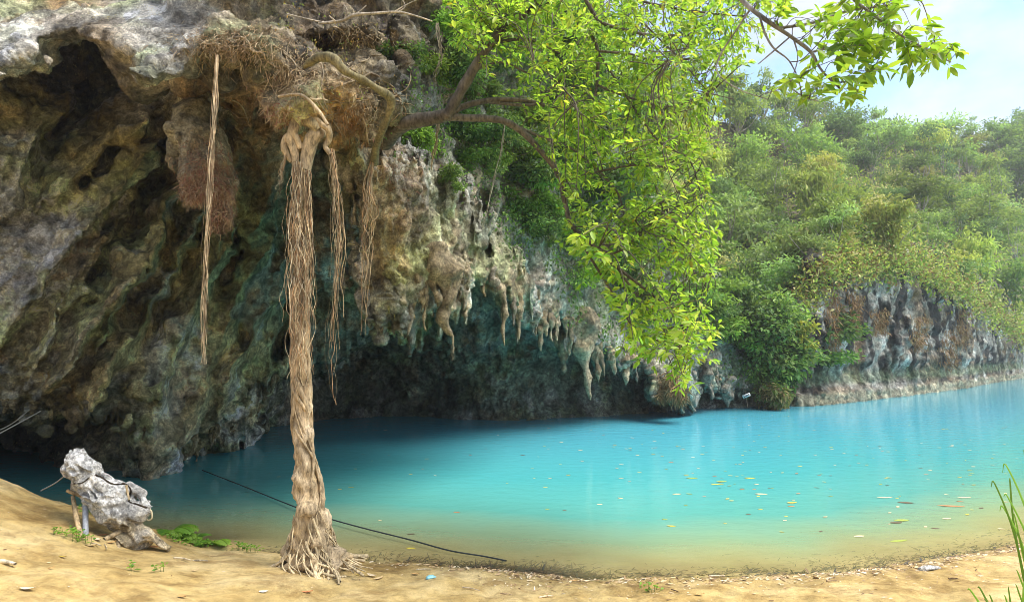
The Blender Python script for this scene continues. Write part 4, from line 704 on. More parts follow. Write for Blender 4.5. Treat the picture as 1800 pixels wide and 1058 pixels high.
ORD = ['first', 'second', 'third', 'fourth', 'fifth', 'sixth', 'seventh', 'eighth', 'ninth', 'tenth', 'eleventh', 'twelfth', 'thirteenth', 'fourteenth', 'fifteenth', 'sixteenth', 'seventeenth', 'eighteenth', 'nineteenth', 'twentieth', 'twenty-first', 'twenty-second', 'twenty-third', 'twenty-fourth', 'twenty-fifth', 'twenty-sixth', 'twenty-seventh', 'twenty-eighth', 'twenty-ninth', 'thirtieth']
def plant(name, cat, label, group, loc, protos, scale, rz, parts=('crown', 'trunk')):
    e = empty(name, loc, label, cat, group)
    for me, pn in zip(protos, parts):
        o = bpy.data.objects.new(pn, me); COL.objects.link(o); o.parent = e
    e.rotation_euler = (0, 0, rz); e.scale = scale; return e
spots = []
def addspots(poly, n, s0, s1):
    q = np.array(poly); a, b = q.min(0), q.max(0); c = 0
    while c < n:
        x, y = random.uniform(a[0], b[0]), random.uniform(a[1], b[1])
        if not in_poly((x, y), poly): continue
        c += 1; h, nn = hit(x, y)
        if h is not None: spots.append((x, y, h, nn, random.uniform(s0, s1) * (h[1] / 15)))
addspots([(700, 110), (690, 140), (760, 190), (860, 190), (830, 100), (780, 60)], 9, .45, .7); addspots([(700, 230), (720, 260), (790, 320), (850, 320), (880, 230), (800, 210)], 10, .4, .7); addspots([(860, 120), (880, 300), (960, 380), (1120, 420), (1230, 260), (1120, 60), (900, 40)], 30, .6, 1.0); addspots([(870, 220), (870, 330), (920, 400), (1010, 430), (1010, 300)], 16, .4, .65); addspots([(900, 320), (960, 420), (1060, 540), (1240, 560), (1250, 420), (1000, 330)], 12, .4, .75); addspots([(1160, 380), (1200, 520), (1300, 640), (1430, 640), (1440, 590), (1330, 560), (1240, 480)], 20, .5, .85); addspots([(780, 0), (790, 40), (840, 60), (900, 40), (880, 0)], 4, .5, .7)
def grade(items, kind_of, phrase, name, cat, group, maker):
    """name each plant by its kind and height band, then by its place along the band"""
    bands = {}
    for it in items: bands.setdefault(kind_of(it), []).append(it)
    for key, its in bands.items():
        its.sort(key=lambda i: i[0])
        for j, it in enumerate(its): maker(it, phrase(key, j, len(its)))
KW = ['dense dark green bush', 'loose mid-green bush', 'small-leaved dull green bush']
items = [(x, y, h, nn, s, k % 6) for k, (x, y, h, nn, s) in enumerate(spots)]
def mk(it, lab):
    x, y, h, nn, s, k = it; plant('cliff_bush', 'bush', lab, 'bushes growing on the cliff behind the leaning tree', h + nn * s * .35, CB[k], (s * 1.15, s * 1.15, s), random.uniform(-1, 1), ('crown', 'stem'))
grade(items, lambda i: (i[5] % 3, 0 if i[1] < 190 else 1 if i[1] < 380 else 2), lambda k, j, n: f"{KW[k[0]]} {['high on the cliff behind the leaning tree', 'halfway up the cliff behind the leaning tree', 'low on the cliff above the stalactites'][k[1]]}, {ORD[j]} from the left", None, None, None, mk)

def ivy(poly, n, seed, th, lab, ll=.07, pal=None):
    rng = np.random.default_rng(seed); q = np.array(poly); a, b = q.min(0), q.max(0); pts = []
    for _ in range(n):
        x, y = rng.uniform(a[0], b[0]), rng.uniform(a[1], b[1])
        if not in_poly((x, y), poly) or vnoise(np.array([[x / 22, y / 60, seed]]))[0] + .5 * vnoise(np.array([[x / 7, y / 30, seed + 4]]))[0] < th: continue
        h, nn = hit(x, y)
        if h is not None: pts.append(np.array(h) + np.array(nn) * rng.uniform(.03, .3))
    pts = np.array(pts); w_ = np.repeat(np.arange(len(pts)), 6); P = pts[w_] + rng.normal(size=(len(w_), 3)) * .13 * (pts[w_][:, 1:2] / 16); D = nrm(np.array((0, -.2, -.7)) + rng.normal(size=P.shape) * .6); l_ = ll * (P[:, 1] / 13) * rng.uniform(.6, 1.4, len(P)); pal = DKG * 1.15 if pal is None else pal
    mb = MB(); leaves(mb, P, D, nrm(np.array((0, -.6, .6)) + rng.normal(size=P.shape) * .4), l_, l_ * .5, pal[rng.integers(len(pal), size=len(P))] * rng.uniform(.7, 1.3, (len(P), 1))); return tag(mb.build('ivy', M_COVER, None, False), lab, kind='stuff')
ivy([(700, 100), (690, 250), (760, 310), (850, 370), (900, 470), (1000, 480), (1060, 520), (1240, 560), (1200, 380), (1060, 60), (780, 0)], 5200, 3, -.05, 'ivy and creepers hanging over the cliff face behind the leaning tree')
ivy([(980, 480), (1000, 570), (1060, 610), (1130, 620), (1230, 650), (1340, 690), (1400, 640), (1300, 560), (1150, 480)], 1500, 5, .12, 'green trailing plants over the lip of the dark hollow')
ivy([(450, 30), (640, 20), (700, 80), (640, 230), (560, 120)], 260, 8, .1, 'short grassy sprigs on top of the rooty block', .05, np.array([(.22, .30, .05), (.30, .28, .08), (.34, .20, .06)]))
# ------------------------------------------------------------------ woodland on the hill
HILLP = [np.array([(.18, .27, .06), (.21, .30, .065), (.13, .21, .06)]), np.array([(.34, .38, .08), (.40, .42, .10), (.28, .34, .075)]), np.array([(.09, .15, .06), (.11, .18, .07), (.07, .12, .055)]), np.array([(.36, .33, .16), (.30, .30, .13), (.42, .36, .20)]), np.array([(.22, .32, .11), (.26, .36, .14), (.18, .28, .10)])]
HILLP = [np.clip(h * np.array((1.22, 1.18, 1.0)), 0, .6) for h in HILLP]
KIND = ['mid-green round tree', 'yellow-green feathery bamboo clump', 'dark green upright tree', 'dry straw-coloured shrub', 'pale green spreading tree', 'slender pale-trunked tree']
NAMES = ['round_tree', 'bamboo_clump', 'upright_tree', 'dry_shrub', 'spreading_tree', 'slender_tree']; CATS = ['tree', 'bamboo', 'tree', 'shrub', 'tree', 'tree']
PR = []; rng = np.random.default_rng(17)
for k in range(6):
    vs = []
    for v in range(4):
        if k == 0: mb, c = bush_proto(rng, 1.0, 1300, .15, HILLP[0], .15, 13, .95)
        elif k == 1:
            mb, c = bush_proto(rng, .8, 200, .16, HILLP[1], .9, 8, 1.2); n_ = 1500; s_ = rng.integers(16, size=n_); an = np.arange(16) * .4 + rng.random(16); t_ = rng.random(n_) ** .6; rr = .2 + .55 * rng.random(16); P = np.stack([np.cos(an * 2.4)[s_] * rr[s_] * t_ ** 1.8, np.sin(an * 2.4)[s_] * rr[s_] * t_ ** 1.8, -1 + 2.1 * t_ - .55 * t_ ** 3 + .2 * (rr[s_])], -1) + rng.normal(size=(n_, 3)) * .085; leaves(mb, P, nrm(rng.normal(size=(n_, 3)) * .6 + np.array((0, 0, -.8))), rdir(n_, rng), .17, .045, HILLP[1][rng.integers(3, size=n_)] * rng.uniform(.7, 1.3, (n_, 1)))
        elif k == 2: mb, c = bush_proto(rng, .8, 1100, .13, HILLP[2], .1, 14, 1.7)
        elif k == 3: mb, c = bush_proto(rng, .9, 650, .13, HILLP[3], .2, 9, .9)
        elif k == 5:
            mb, c = bush_proto(rng, .75, 650, .13, HILLP[v % 2 * 4], .2, 7, 1.0)
            for q in mb.v: q[:, 2] += .7
            c = c + np.array((0, 0, .7))
        else: mb, c = bush_proto(rng, 1.1, 1200, .16, HILLP[4], .2, 15, .6)
        st = stem_proto(rng, c, (0, 0, -1.35), 1.0, (.42, .38, .31) if k != 1 else (.40, .38, .18), .045); vs.append((mb.mesh('crown', M_HILL, False), st.mesh('trunk', M_BARK)))
    PR.append(vs)
hl = []
def nf(x, y, s): return float(vnoise(np.array([[x / 90, y / 60, s]]))[0])
tries = 0
while len(hl) < 262 and tries < 6000:
    tries += 1; px = random.uniform(1130, 1840); t = random.random() ** .85 * 1.0; P = hill_pt(np.array([px]), np.array([t]))[0]; x, y = topx(P)
    if y > 640: continue
    sz = random.choice((1.2, 1.6, 2.0, 2.5, 3.2)) * random.uniform(.9, 1.1) * (0.75 + .25 * P[1] / 70); 
    if any((x - q[0]) ** 2 + ((y - q[1]) * 1.4) ** 2 < (0.42 * (sz + q[3]) / 2 * F / P[1]) ** 2 for q in hl): continue
    w_ = [1 + nf(px, y, 3) * 2, .9 + nf(px, y, 9) * 2.4, .5 + nf(px, y, 15) * 1.6 + (1.0 if t > .92 else 0), (.6 + nf(px, y, 21) * 2) * (1.5 if t < .35 else .7), .9 + nf(px, y, 27) * 2]
    k = random.choices(range(6), [max(.05, v) for v in w_] + [1.1])[0]
    hl.append((float(x), float(y), P, sz * (.8 if k == 3 else 1), t, k))
for px in np.arange(1150, 1850, 21):                                               # skyline
    P = hill_pt(np.array([px + random.uniform(-6, 6)]), np.array([random.uniform(.97, 1.02)]))[0]; x, y = topx(P); hl.append((float(x), float(y), P, random.choice((1.2, 1.6, 2.2, 3.0, 3.6)), 1.0, random.choice((0, 2, 2, 4, 1, 5, 5))))
BAND = ['on the skyline of the hill', 'on the upper hill slope', 'on the middle hill slope', 'low on the hill above the cliff', 'on the edge of the far right cliff']
def mkh(it, lab):
    x, y, P, s, t, k = it; st = random.uniform(.85, 1.3); plant(NAMES[k], CATS[k], lab, f'{KIND[k]}s on the hillside', Vector(P) + Vector((0, -.3 * s, s * .75)), random.choice(PR[k]), (s, s, s * st), random.uniform(0, 6.28))
grade(hl, lambda i: (i[5], 0 if i[4] > .93 else 1 if i[4] > .62 else 2 if i[4] > .34 else 3 if i[4] > .1 else 4), lambda k, j, n: f'{KIND[k[0]]} {BAND[k[1]]}, {ORD[j]} from the left', None, None, None, mkh)
def cover(name, pts, nr, n_per, ll, pal, seed, lab, spread=.5):
    rng = np.random.default_rng(seed); n = len(pts); w_ = np.repeat(np.arange(n), n_per); P = pts[w_] + rng.normal(size=(n * n_per, 3)) * spread * np.repeat(ll, n_per)[:, None] * 3 + np.array((0, -.1, .1)); d = rdir(len(P), rng); d[:, 1] -= .2
    pc = pal[rng.integers(len(pal), size=n)] * rng.uniform(.6, 1.35, (n, 1)); mb = MB(); l_ = np.repeat(ll, n_per) * rng.uniform(.6, 1.3, len(P)); leaves(mb, P, d, nrm(rng.normal(size=(len(P), 3)) * .6 + np.array((0, -.5, .6))), l_, l_ * .42, pc[w_] * rng.uniform(.8, 1.2, (len(P), 1))); o = mb.build(name, M_COVER, None, False); return tag(o, lab, kind='stuff')
n = 13000; px = RNG.uniform(1120, 1880, n); tt = RNG.random(n) ** .9 * 1.02; P = hill_pt(px, tt); keep = fbm(P * .35, 2) > -.25; P = P[keep]; n = len(P)
nz = fbm(P * .12 + 5, 2); pal = np.concatenate(HILLP); ll = .22 + .0022 * P[:, 1]
cover('undergrowth', P + np.array((0, -.3, .3)), None, 7, ll, pal, 3, 'tangled undergrowth covering the hillside between the trees', .6)
# plants spilling over the cliff edge and rusty hanging mats
pts = []
for _ in range(2600):
    x = random.uniform(1405, 1800); top = np.interp(x, HC[:, 0], HC[:, 1]); y = top + random.gauss(4, 12) + 26 * max(0, nf(x * 2.2, 40, 5)); h, nn = hit(x, y, FB)
    if h is not None and h[2] > 2.2: pts.append(np.array(h) + np.array(nn) * .15)
pts = np.array(pts); cover('cliff_edge_plants', pts, None, 6, .16 + .0024 * pts[:, 1], np.concatenate([HILLP[0], HILLP[1], HILLP[3], np.array([(.24, .13, .05), (.28, .16, .06)])]), 4, 'mixed plants spilling over the top of the far right cliff', .6)
for cx_, cy_, h_, k in [(1462, 560, 95, 0), (1497, 545, 60, 1), (1612, 585, 60, 0), (1668, 610, 70, 1), (1690, 575, 60, 0), (1545, 565, 40, 1)]:
    q = []
    for _ in range(80):
        y = cy_ + random.uniform(-.5, .5) * h_; h, nn = hit(cx_ + random.gauss(0, 4 + 3 * (1 - (y - cy_) / h_)), y, FB)
        if h is not None: q.append(np.array(h) + np.array(nn) * .12)
    if not q: continue
    q = np.array(q); rng = np.random.default_rng(k + int(cx_)); w_ = np.repeat(np.arange(len(q)), 7); Pq = q[w_] + rng.normal(size=(len(w_), 3)) * .14; mb = MB(); leaves(mb, Pq, nrm(np.array((0, -.3, -1)) + rng.normal(size=Pq.shape) * .4), rdir(len(Pq), rng), .34, .035, np.array([(.34, .20, .08), (.27, .14, .06), (.38, .27, .12)])[rng.integers(3, size=len(Pq))] * rng.uniform(.7, 1.2, (len(Pq), 1)))
    o = mb.build('dry_vine_mat', M_PLAIN, None, False); o.location = (0, 0, 0)
    o['kind'] = 'stuff'; tag(o, f"{'rusty brown' if k == 0 else 'dark brown'} mat of dry vines hanging down the far right cliff, {ORD[[1462, 1497, 1545, 1612, 1668, 1690].index(cx_)]} from the left")
# big shrub at the corner of the cliff, the dry ball, small sign
def big_shrub(name, lab, cx_, cy_, Y, blobs, nl, ll, pal, cat='shrub', droop=.35, m=None):
    rng = np.random.default_rng(int(cx_)); e = empty(name, p_(cx_, cy_, Y), lab, cat); mb = MB(); B_ = np.array([p_(x, y, Y + rng.normal() * .5) for x, y, r in blobs]); Rr = np.array([r * Y / F for _, _, r in blobs]); w_ = rng.choice(len(blobs), size=nl, p=Rr ** 2 / (Rr ** 2).sum()); d = rdir(nl, rng)
    P = B_[w_] + d * Rr[w_][:, None] * (rng.random((nl, 1)) ** .5) * rng.uniform(.7, 1.25, (nl, 1)); bc = rng.uniform(.65, 1.25, len(blobs)); leaves(mb, P, nrm(d * .6 + rng.normal(size=(nl, 3)) * .6 + np.array((0, 0, -droop))), nrm(d * .4 + np.array((0, -.2, .6)) + rng.normal(size=(nl, 3)) * .4), ll * rng.uniform(.7, 1.3, nl), ll * (.42 if m is None else .09) * rng.uniform(.7, 1.3, nl), pal[rng.integers(len(pal), size=nl)] * (bc[w_] * rng.uniform(.75, 1.25, nl))[:, None]); mb.build('crown', m or M_COVER, e, False)
    mb = MB(); b0 = p_(cx_, cy_, Y + .3)
    for c in B_: tube(mb, crom([b0, (b0 + c) / 2 + rng.normal(size=3) * .2, c], 5), np.linspace(1, .3, 11) * .05, 5, (.2, .16, .1))
    mb.build('stem', M_BARK, e); return e
big_shrub('waterside_shrub', 'bushy green shrub hanging to the water at the corner of the far cliff', 1360, 690, 34.5, [(1330, 560, 34), (1370, 540, 32), (1385, 590, 36), (1345, 610, 38), (1330, 650, 30), (1370, 650, 36), (1395, 640, 24), (1360, 685, 26), (1310, 520, 30), (1400, 560, 22)], 5200, .3, np.concatenate([DKG * 1.2, HILLP[0] * 1.2, HILLP[4]]))
big_shrub('yellow_shrub', 'thin yellow-leaved shrub beside the far cliff above the waterside shrub', 1425, 640, 34.8, [(1405, 575, 12), (1425, 572, 12), (1412, 600, 12), (1428, 606, 10), (1408, 632, 11), (1422, 625, 9)], 420, .3, np.array([(.36, .34, .05), (.30, .32, .06), (.40, .36, .08)]))
big_shrub('dry_root_ball', 'brown ball of dry roots hanging over the dark water under the tree', 1180, 660, 27.3, [(1170, 680, 18), (1190, 688, 18), (1180, 664, 16), (1196, 700, 9), (1160, 694, 10)], 1500, .34, np.array([(.40, .27, .12), (.32, .20, .09), (.46, .34, .17)]), 'roots', 1.0, M_PLAIN)
big_shrub('hanging_shrub', 'brown and green shrub trailing roots into the water below the waterside shrub', 1362, 690, 34.0, [(1345, 690, 18), (1368, 694, 18), (1380, 690, 14), (1356, 708, 10), (1375, 712, 9)], 1300, .3, np.array([(.26, .20, .08), (.20, .19, .06), (.30, .22, .10), (.12, .17, .04)]), 'shrub', 1.0)
sg = empty('sign', p_(1312, 695, 33.2), 'small white sign tilted at the mouth of the far hollow', 'sign')
def box(mb, c, s, rot=None, col=None):
    V = np.array([(x, y, z) for x in (-.5, .5) for y in (-.5, .5) for z in (-.5, .5)]) * np.array(s)
    if rot is not None: V = V @ np.array(rot.to_3x3()).T
    mb.add(V + np.array(c), [[0, 1, 3, 2], [4, 6, 7, 5], [0, 4, 5, 1], [2, 3, 7, 6], [0, 2, 6, 4], [1, 5, 7, 3]], col)
rt = Matrix.Rotation(-.35, 3, 'Y'); mb = MB(); box(mb, p_(1312, 695, 33.2), (.42, .03, .17), rt, (.75, .75, .72)); mb.build('board', M_GLOSS, sg, False)
for j in range(5):
    mb = MB(); box(mb, np.array(p_(1312, 695, 33.2)) + np.array(rt @ Vector((-.13 + .065 * j, -.018, .0))), (.035, .008, .07 if j % 2 else .1), rt, (.05, .05, .06)); mb.build('mark', M_GLOSS, sg, False)
mb = MB(); tube(mb, [p_(1312, 697, 33.24), p_(1314, 716, 33.24)], [.02, .02], 6, (.2, .15, .1)); mb.build('post', M_BARK, sg)
print('hill', time.time() - T0)


# ------------------------------------------------------------------ propped stone on the beach
sb = gp(235, 958); YS = sb[1]; sc = empty('propped_stone', sb, 'weathered grey stone shaped like a crouching animal propped on sticks', 'sculpture')
q_ = lambda x, y, d=0.0: p_(x, y, YS + d)
OUT = [(110, 827), (124, 796), (150, 789), (158, 803), (177, 814), (181, 833), (206, 843), (224, 850), (242, 862), (255, 882), (263, 900), (259, 916), (274, 936), (282, 950), (296, 965), (272, 959), (256, 964), (236, 968), (211, 963), (209, 942), (217, 928), (194, 919), (168, 896), (149, 882), (134, 873), (121, 861), (128, 843), (117, 836)]
o2 = np.array([q_(x, y) for x, y in OUT]); vx = .013; lo = o2.min(0) - (.1, .38, .1); hi = o2.max(0) + (.1, .38, .1); ax = [np.arange(lo[k], hi[k], vx) for k in range(3)]
GX, GZ = np.meshgrid(ax[0], ax[2], indexing='ij'); sd2 = poly_sd(GX, GZ, [(a, c) for a, b, c in o2])[:, None, :]; lean = .10 * vnoise(np.stack([GX.ravel() * 2.5, GZ.ravel() * 2.5, GX.ravel() * 0], -1)).reshape(GX.shape)[:, None, :]
dy = np.abs(ax[1][None, :, None] - YS - lean); d = np.where(sd2 > 0, (dy - .52 * np.sqrt(np.clip(sd2, 0, 1) * .42)) * .6, np.hypot(sd2, dy))
G = np.stack(np.meshgrid(*ax, indexing='ij'), -1).reshape(-1, 3); ix = np.nonzero(np.abs(d.ravel()) < .14)[0]; Gi = G[ix] @ np.array(Matrix.Rotation(.65, 3, 'Y')); wv = Gi + .06 * np.stack([vnoise(Gi * 5), vnoise(Gi * 5 + 9), vnoise(Gi * 5 + 31)], -1)
d.ravel()[ix] -= .032 * (1.15 - 3 * np.abs(vnoise(wv * np.array((3.0, 4, 6.5))))) + .022 * (1 - 3 * np.abs(vnoise(wv * np.array((7, 9, 13)) + 4))) + .008 * fbm(wv * 30, 2)
gr = vdb.FloatGrid(1.0); gr.copyFromArray(np.clip(d, -1, 1).astype(np.float32)); SV, SQ = gr.convertToQuads(0.0); SV = SV * vx + lo; SQ = SQ.astype(np.int32)
kz = sm(SV[:, 2] + .08 * vnoise(SV * 5), sb[2] + .25, sb[2] + .5)[:, None]; sc_col = (1 - kz) * np.array((.58, .48, .31)) + kz * np.array((.74, .73, .69)) + .12 * fbm(SV * 6, 3)[:, None]; gk = sm(fbm(SV * 4 + 20, 3), .2, .6)[:, None]; sc_col = sc_col * (1 - .55 * gk) + .55 * gk * np.array((.30, .30, .30))
body = link('stone', np_mesh('stone', SV, SQ, M_STONE, np.clip(sc_col, .05, .8)))
body.parent = sc; body.matrix_parent_inverse = Matrix.Translation(sc.location).inverted()
SBV = BVHTree.FromPolygons(SV.tolist(), SQ.tolist())
def crack(pts, r, col):
    P = []
    for x, y in crom(pts, 5):
        h, nn = hit(x, y, SBV)
        if h is not None: P.append(np.array(h) + np.array(nn) * r * .2)
    if len(P) > 3: mb = MB(); tube(mb, P, np.array([r * (.5 + abs(math.sin(i * 1.7))) for i in range(len(P))]), 6, col, .3, 2, 20); mb.build('crack', M_STONE, sc)
crack([(166, 834), (180, 840), (196, 850), (222, 850)], .010, (.05, .035, .02)); crack([(222, 850), (230, 862), (226, 880), (240, 886), (258, 892)], .009, (.05, .035, .02)); crack([(128, 850), (145, 848), (158, 838)], .007, (.06, .045, .025))
def stick(name, a, b, r0, r1, col, parent, m=M_BARK):
    mb = MB(); tube(mb, crom([a, (np.array(a) + np.array(b)) / 2 + RNG.normal(size=3) * .008, b], 5), np.linspace(r0, r1, 11), 9, col, .1, r0 * 900, 9); return mb.build(name, m, parent)
g1, g2, g3, g4 = [np.array(gp(x, y)) for x, y in ((145, 942), (151, 942), (183, 948), (208, 962))]
stick('wooden_prop', q_(128, 872, -.02), g1 + (0, 0, -.05), .024, .03, (.50, .37, .20), sc); stick('metal_prop', q_(150, 872, .0), g2 + (0, 0, -.05), .033, .033, (.30, .32, .34), sc, M_GLOSS); stick('wooden_prop', g3 + (0, 0, .0), q_(213, 932, -.1), .028, .035, (.55, .42, .24), sc); stick('wooden_prop', g4 + (0, 0, -.03), q_(212, 930, -.05), .025, .02, (.46, .36, .22), sc)
stick('crossbar', q_(118, 862, -.03), q_(152, 872, -.03), .022, .022, (.48, .34, .17), sc); stick('strap', q_(222, 852, -.19), q_(227, 878, -.2), .014, .012, (.42, .33, .2), sc)
mb = MB(); tube(mb, crom([q_(258, 892, 0), q_(266, 898, -.02), q_(267, 910, -.02), q_(260, 914, 0), q_(255, 906, .02)], 5), [.011] * 21, 6, (.55, .48, .30)); mb.build('hoop', M_PLAIN, sc)
# ------------------------------------------------------------------ ropes
def rope(label, pts, r, col, cat='rope'):
    mb = MB(); P = crom(pts, 9); tube(mb, P, [r] * len(P), 6, col); return tag(mb.build('rope', M_PLAIN), label, cat)
rope('long dark rope running across the lake surface to the shore behind the root column', [water(x, y, z) for x, y, z in [(356, 826, .05), (420, 851, .05), (515, 889, .06), (572, 909, .07), (640, 928, .07), (720, 948, .06), (790, 967, .05), (850, 977, .03), (890, 985, .03)]], .012, (.035, .045, .05))
rope('thin grey cord tied to the head of the propped stone', [q_(119, 831), q_(98, 848, .3), q_(72, 862, .9)], .009, (.30, .32, .36))
rope('upper pale cable slanting into the dark hollow at the left edge', [p_(-20, 772, 11), p_(30, 745, 11.6), p_(72, 722, 12.2)], .011, (.30, .29, .25)); rope('lower pale cable slanting into the dark hollow at the left edge', [p_(-20, 764, 11), p_(20, 745, 11.5), p_(52, 720, 12.2)], .009, (.28, .27, .22))
# ------------------------------------------------------------------ ferns, ground plants, grass
FG = np.array([(.16, .32, .03), (.20, .38, .04), (.12, .26, .03), (.25, .40, .05)])
def fern(x, y, n, ln, label, seed):
    rng = np.random.default_rng(seed); b = np.array(gp(x, y, -.01)); e = empty('fern', b, label, 'fern', 'ferns along the bank')
    for k in range(n):
        a = rng.uniform(-2.9, .2) if k % 3 else rng.random() * 6.28; l = 1.35 * ln * rng.uniform(.6, 1.15); t = np.linspace(0, 1, 13); hz = np.array((math.cos(a), math.sin(a), 0)); P = b + hz * (l * t ** 1.15)[:, None] * .85 + np.array((0, 0, 1)) * (l * (.95 * t - .8 * t * t))[:, None]
        mb = MB(); tube(mb, P, np.linspace(.004, .0015, 13), 4, (.14, .22, .04)); T = nrm(np.gradient(P, axis=0)); sd_ = nrm(np.cross(T, (0, 0, 1.0))); U = np.cross(sd_, T); ii = np.repeat(np.arange(1, 12), 2); pp = np.concatenate([P[ii], (P[ii] + P[ii + 1]) / 2]); i4 = np.concatenate([ii, ii]); sg_ = np.tile([1., -1.], len(i4) // 2)[:, None]
        leaves(mb, pp, sd_[i4] * sg_ + T[i4] * .45, U[i4], l * .30 * np.sin(np.clip(t[i4] * 2.6 + .45, 0, 3.1)) + .01, l * .05 + .006, FG[rng.integers(4)] * rng.uniform(.8, 1.2), .1, .2); mb.build('frond', M_FERN, e, False)
for k, (x, y, n, l, w_) in enumerate([(300, 940, 9, .34, 'large fern with an upright frond just right of the propped stone'), (322, 946, 8, .30, 'spreading fern second from the propped stone'), (342, 950, 7, .26, 'low fern third from the propped stone'), (378, 957, 7, .26, 'single bright fern at the water edge between stone and root column'), (282, 930, 5, .25, 'small fern half hidden behind the foot of the propped stone')]): fern(x, y, n, l, w_, k)
def ground_plant(x, y, n, r, ll, label, seed):
    rng = np.random.default_rng(seed); b = gp(x, y); e = empty('ground_plant', b, label, 'plant', 'low green plants along the bank'); mb = MB(); a = rng.random(n) * 6.28; rr = r * rng.random(n) ** .6; X = b[0] + np.cos(a) * rr * 1.6; Yy = b[1] + np.sin(a) * rr; P = np.stack([X, Yy, ground_z(X, Yy) + rng.random(n) * .09 + .01], -1); D = np.stack([np.cos(a * 7), np.sin(a * 7), np.full(n, .25)], -1); leaves(mb, P, D, nrm(np.array((0, -.3, 1)) + rng.normal(size=(n, 3)) * .35), ll * rng.uniform(.6, 1.3, n), ll * .75, FG[rng.integers(4, size=n)] * rng.uniform(.8, 1.25, (n, 1))); mb.build('foliage', M_FERN, e, False)
    mb = MB()
    for i in range(0, n, 4): tube(mb, [P[i] * (1, 1, 0) + (0, 0, float(ground_z(P[i, :1], P[i, 1:2])[0]) - .01), P[i]], [.003, .002], 4, (.13, .2, .05))
    mb.build('stem', M_FERN, e)
for k, (x, y, n, r, lab) in enumerate([(78, 865, 60, .13, 'leftmost low green plant on the crest of the bank'), (98, 872, 70, .15, 'low green plant on the bank crest behind the head of the stone'), (122, 879, 70, .15, 'low green plant seen between the stone and the wooden prop'), (165, 903, 60, .12, 'low green plant behind the metal prop'), (122, 941, 60, .12, 'round green plant in front of the wooden prop'), (143, 950, 30, .09, 'few green leaves at the foot of the two props'), (360, 960, 50, .10, 'low green plant between the two ferns on the shore'), (425, 966, 45, .10, 'flat green plant on the shore near the root column'), (445, 970, 24, .07, 'small flat sprig on the shore left of the root column'), (312, 952, 60, .13, 'dense low plant under the spreading fern'), (232, 1003, 12, .06, 'tiny green sprig on the sand below the stone'), (283, 1005, 14, .06, 'second tiny green sprig on the sand, right of the first'), (1142, 1038, 26, .09, 'lone green weed on the sand at the bottom centre')]): ground_plant(x, y, n, r, .042, lab, 60 + k)
def grass(x, y, Yd, blades, label, seed, col=(.17, .33, .03)):
    rng = np.random.default_rng(seed); b = p_(x, y, Yd); b[2] = float(ground_z(np.array([b[0]]), np.array([b[1]]))[0]) - .02; e = empty('grass_tuft', b, label, 'grass')
    for k, (tx, ty, h) in enumerate(blades):
        tip = p_(tx, ty, Yd + rng.normal() * .12); s_ = b + np.array((rng.normal() * .05, rng.normal() * .05, 0)); midp = s_ * .45 + tip * .55 + np.array((.05 * rng.normal(), 0, h)); P = crom([s_, s_ * .8 + midp * .2 + (0, 0, h * .3), midp, tip * .8 + midp * .2 + (0, 0, h * .35), tip], 5); n = len(P); T = nrm(np.gradient(P, axis=0)); S = nrm(np.cross(T, (.2, -1, .3))) * (np.sin(np.linspace(.5, 3.1, n)) * .010 + .0012)[:, None]; fold = nrm(np.cross(S, T)) * .003
        V = np.stack([P - S, P + fold, P + S], 1).reshape(-1, 3); i = np.arange(n - 1)[:, None] * 3; Fq = np.concatenate([i + np.array([0, 1, 4, 3]), i + np.array([1, 2, 5, 4])]); mb = MB(); mb.add(V, Fq, np.array(col) * rng.uniform(.7, 1.4)); mb.build('blade', M_FERN, e)
grass(1835, 1010, 5.0, [(1742, 856, .28), (1757, 898, .25), (1764, 872, .2), (1788, 942, .2), (1781, 902, .12), (1775, 852, .3), (1800, 800, .3), (1786, 1000, .05), (1762, 830, .35), (1808, 900, .1)], 'tall arching grass blades entering from the right edge', 5)
grass(1790, 1075, 4.6, [(1690, 1058, .08), (1700, 1036, .10), (1718, 1032, .1), (1738, 1044, .06), (1772, 1030, .05), (1785, 1026, .05), (1800, 1040, .04), (1765, 1045, .05), (1730, 1052, .05), (1800, 1020, .05)], 'low bright grass tuft at the bottom right corner', 6)
# ------------------------------------------------------------------ debris: sticks, dry leaves, litter
def shore(x, d): return np.interp(x, SHX, SHY) - d
def slivers(name, n, dfun, zoff, l0, l1, w0, cols, m, label, xr=(-4.5, 10.5), flat=True, asp=.3):
    rng = np.random.default_rng(len(name) + n); X = rng.uniform(*xr, n); keep = vnoise(np.stack([X * .8, X * 0, X * 0], -1)) > rng.uniform(-1.1, .5, n); X = X[keep]; n = len(X); Yy = np.interp(X, SHX, SHY) - dfun(rng, n); P = np.stack([X, Yy, ground_z(X, Yy) + zoff], -1); a = rng.normal(0, .55, n) + (rng.random(n) < .2) * 1.5; D = np.stack([np.cos(a), np.sin(a), rng.normal(0, .07, n)], -1); l = rng.uniform(l0, l1, n) * rng.uniform(.5, 1.2, n); mb = MB(); leaves(mb, P, D, nrm(np.array((0, 0, 1)) + rng.normal(size=(n, 3)) * .25), l, np.maximum(l * asp * rng.uniform(.4, 1.2, n), w0), np.array(cols)[rng.integers(len(cols), size=n)] * rng.uniform(.7, 1.25, (n, 1)), .2, -.05); return tag(mb.build(name, m, None, False), label, kind='stuff')
PALE = [(.62, .50, .32), (.50, .36, .20), (.68, .58, .42), (.36, .23, .12), (.55, .38, .22)]; DARK = [(.07, .055, .03), (.12, .09, .045), (.05, .05, .035), (.18, .12, .06)]
slivers('strandline_litter', 2600, lambda r, n: np.abs(r.normal(.13, .10, n)), .006, .02, .10, .008, PALE + [(.14, .09, .05)], M_PLAIN, 'band of dry leaf scraps and twigs washed up along the waterline', (-2, 10.5))
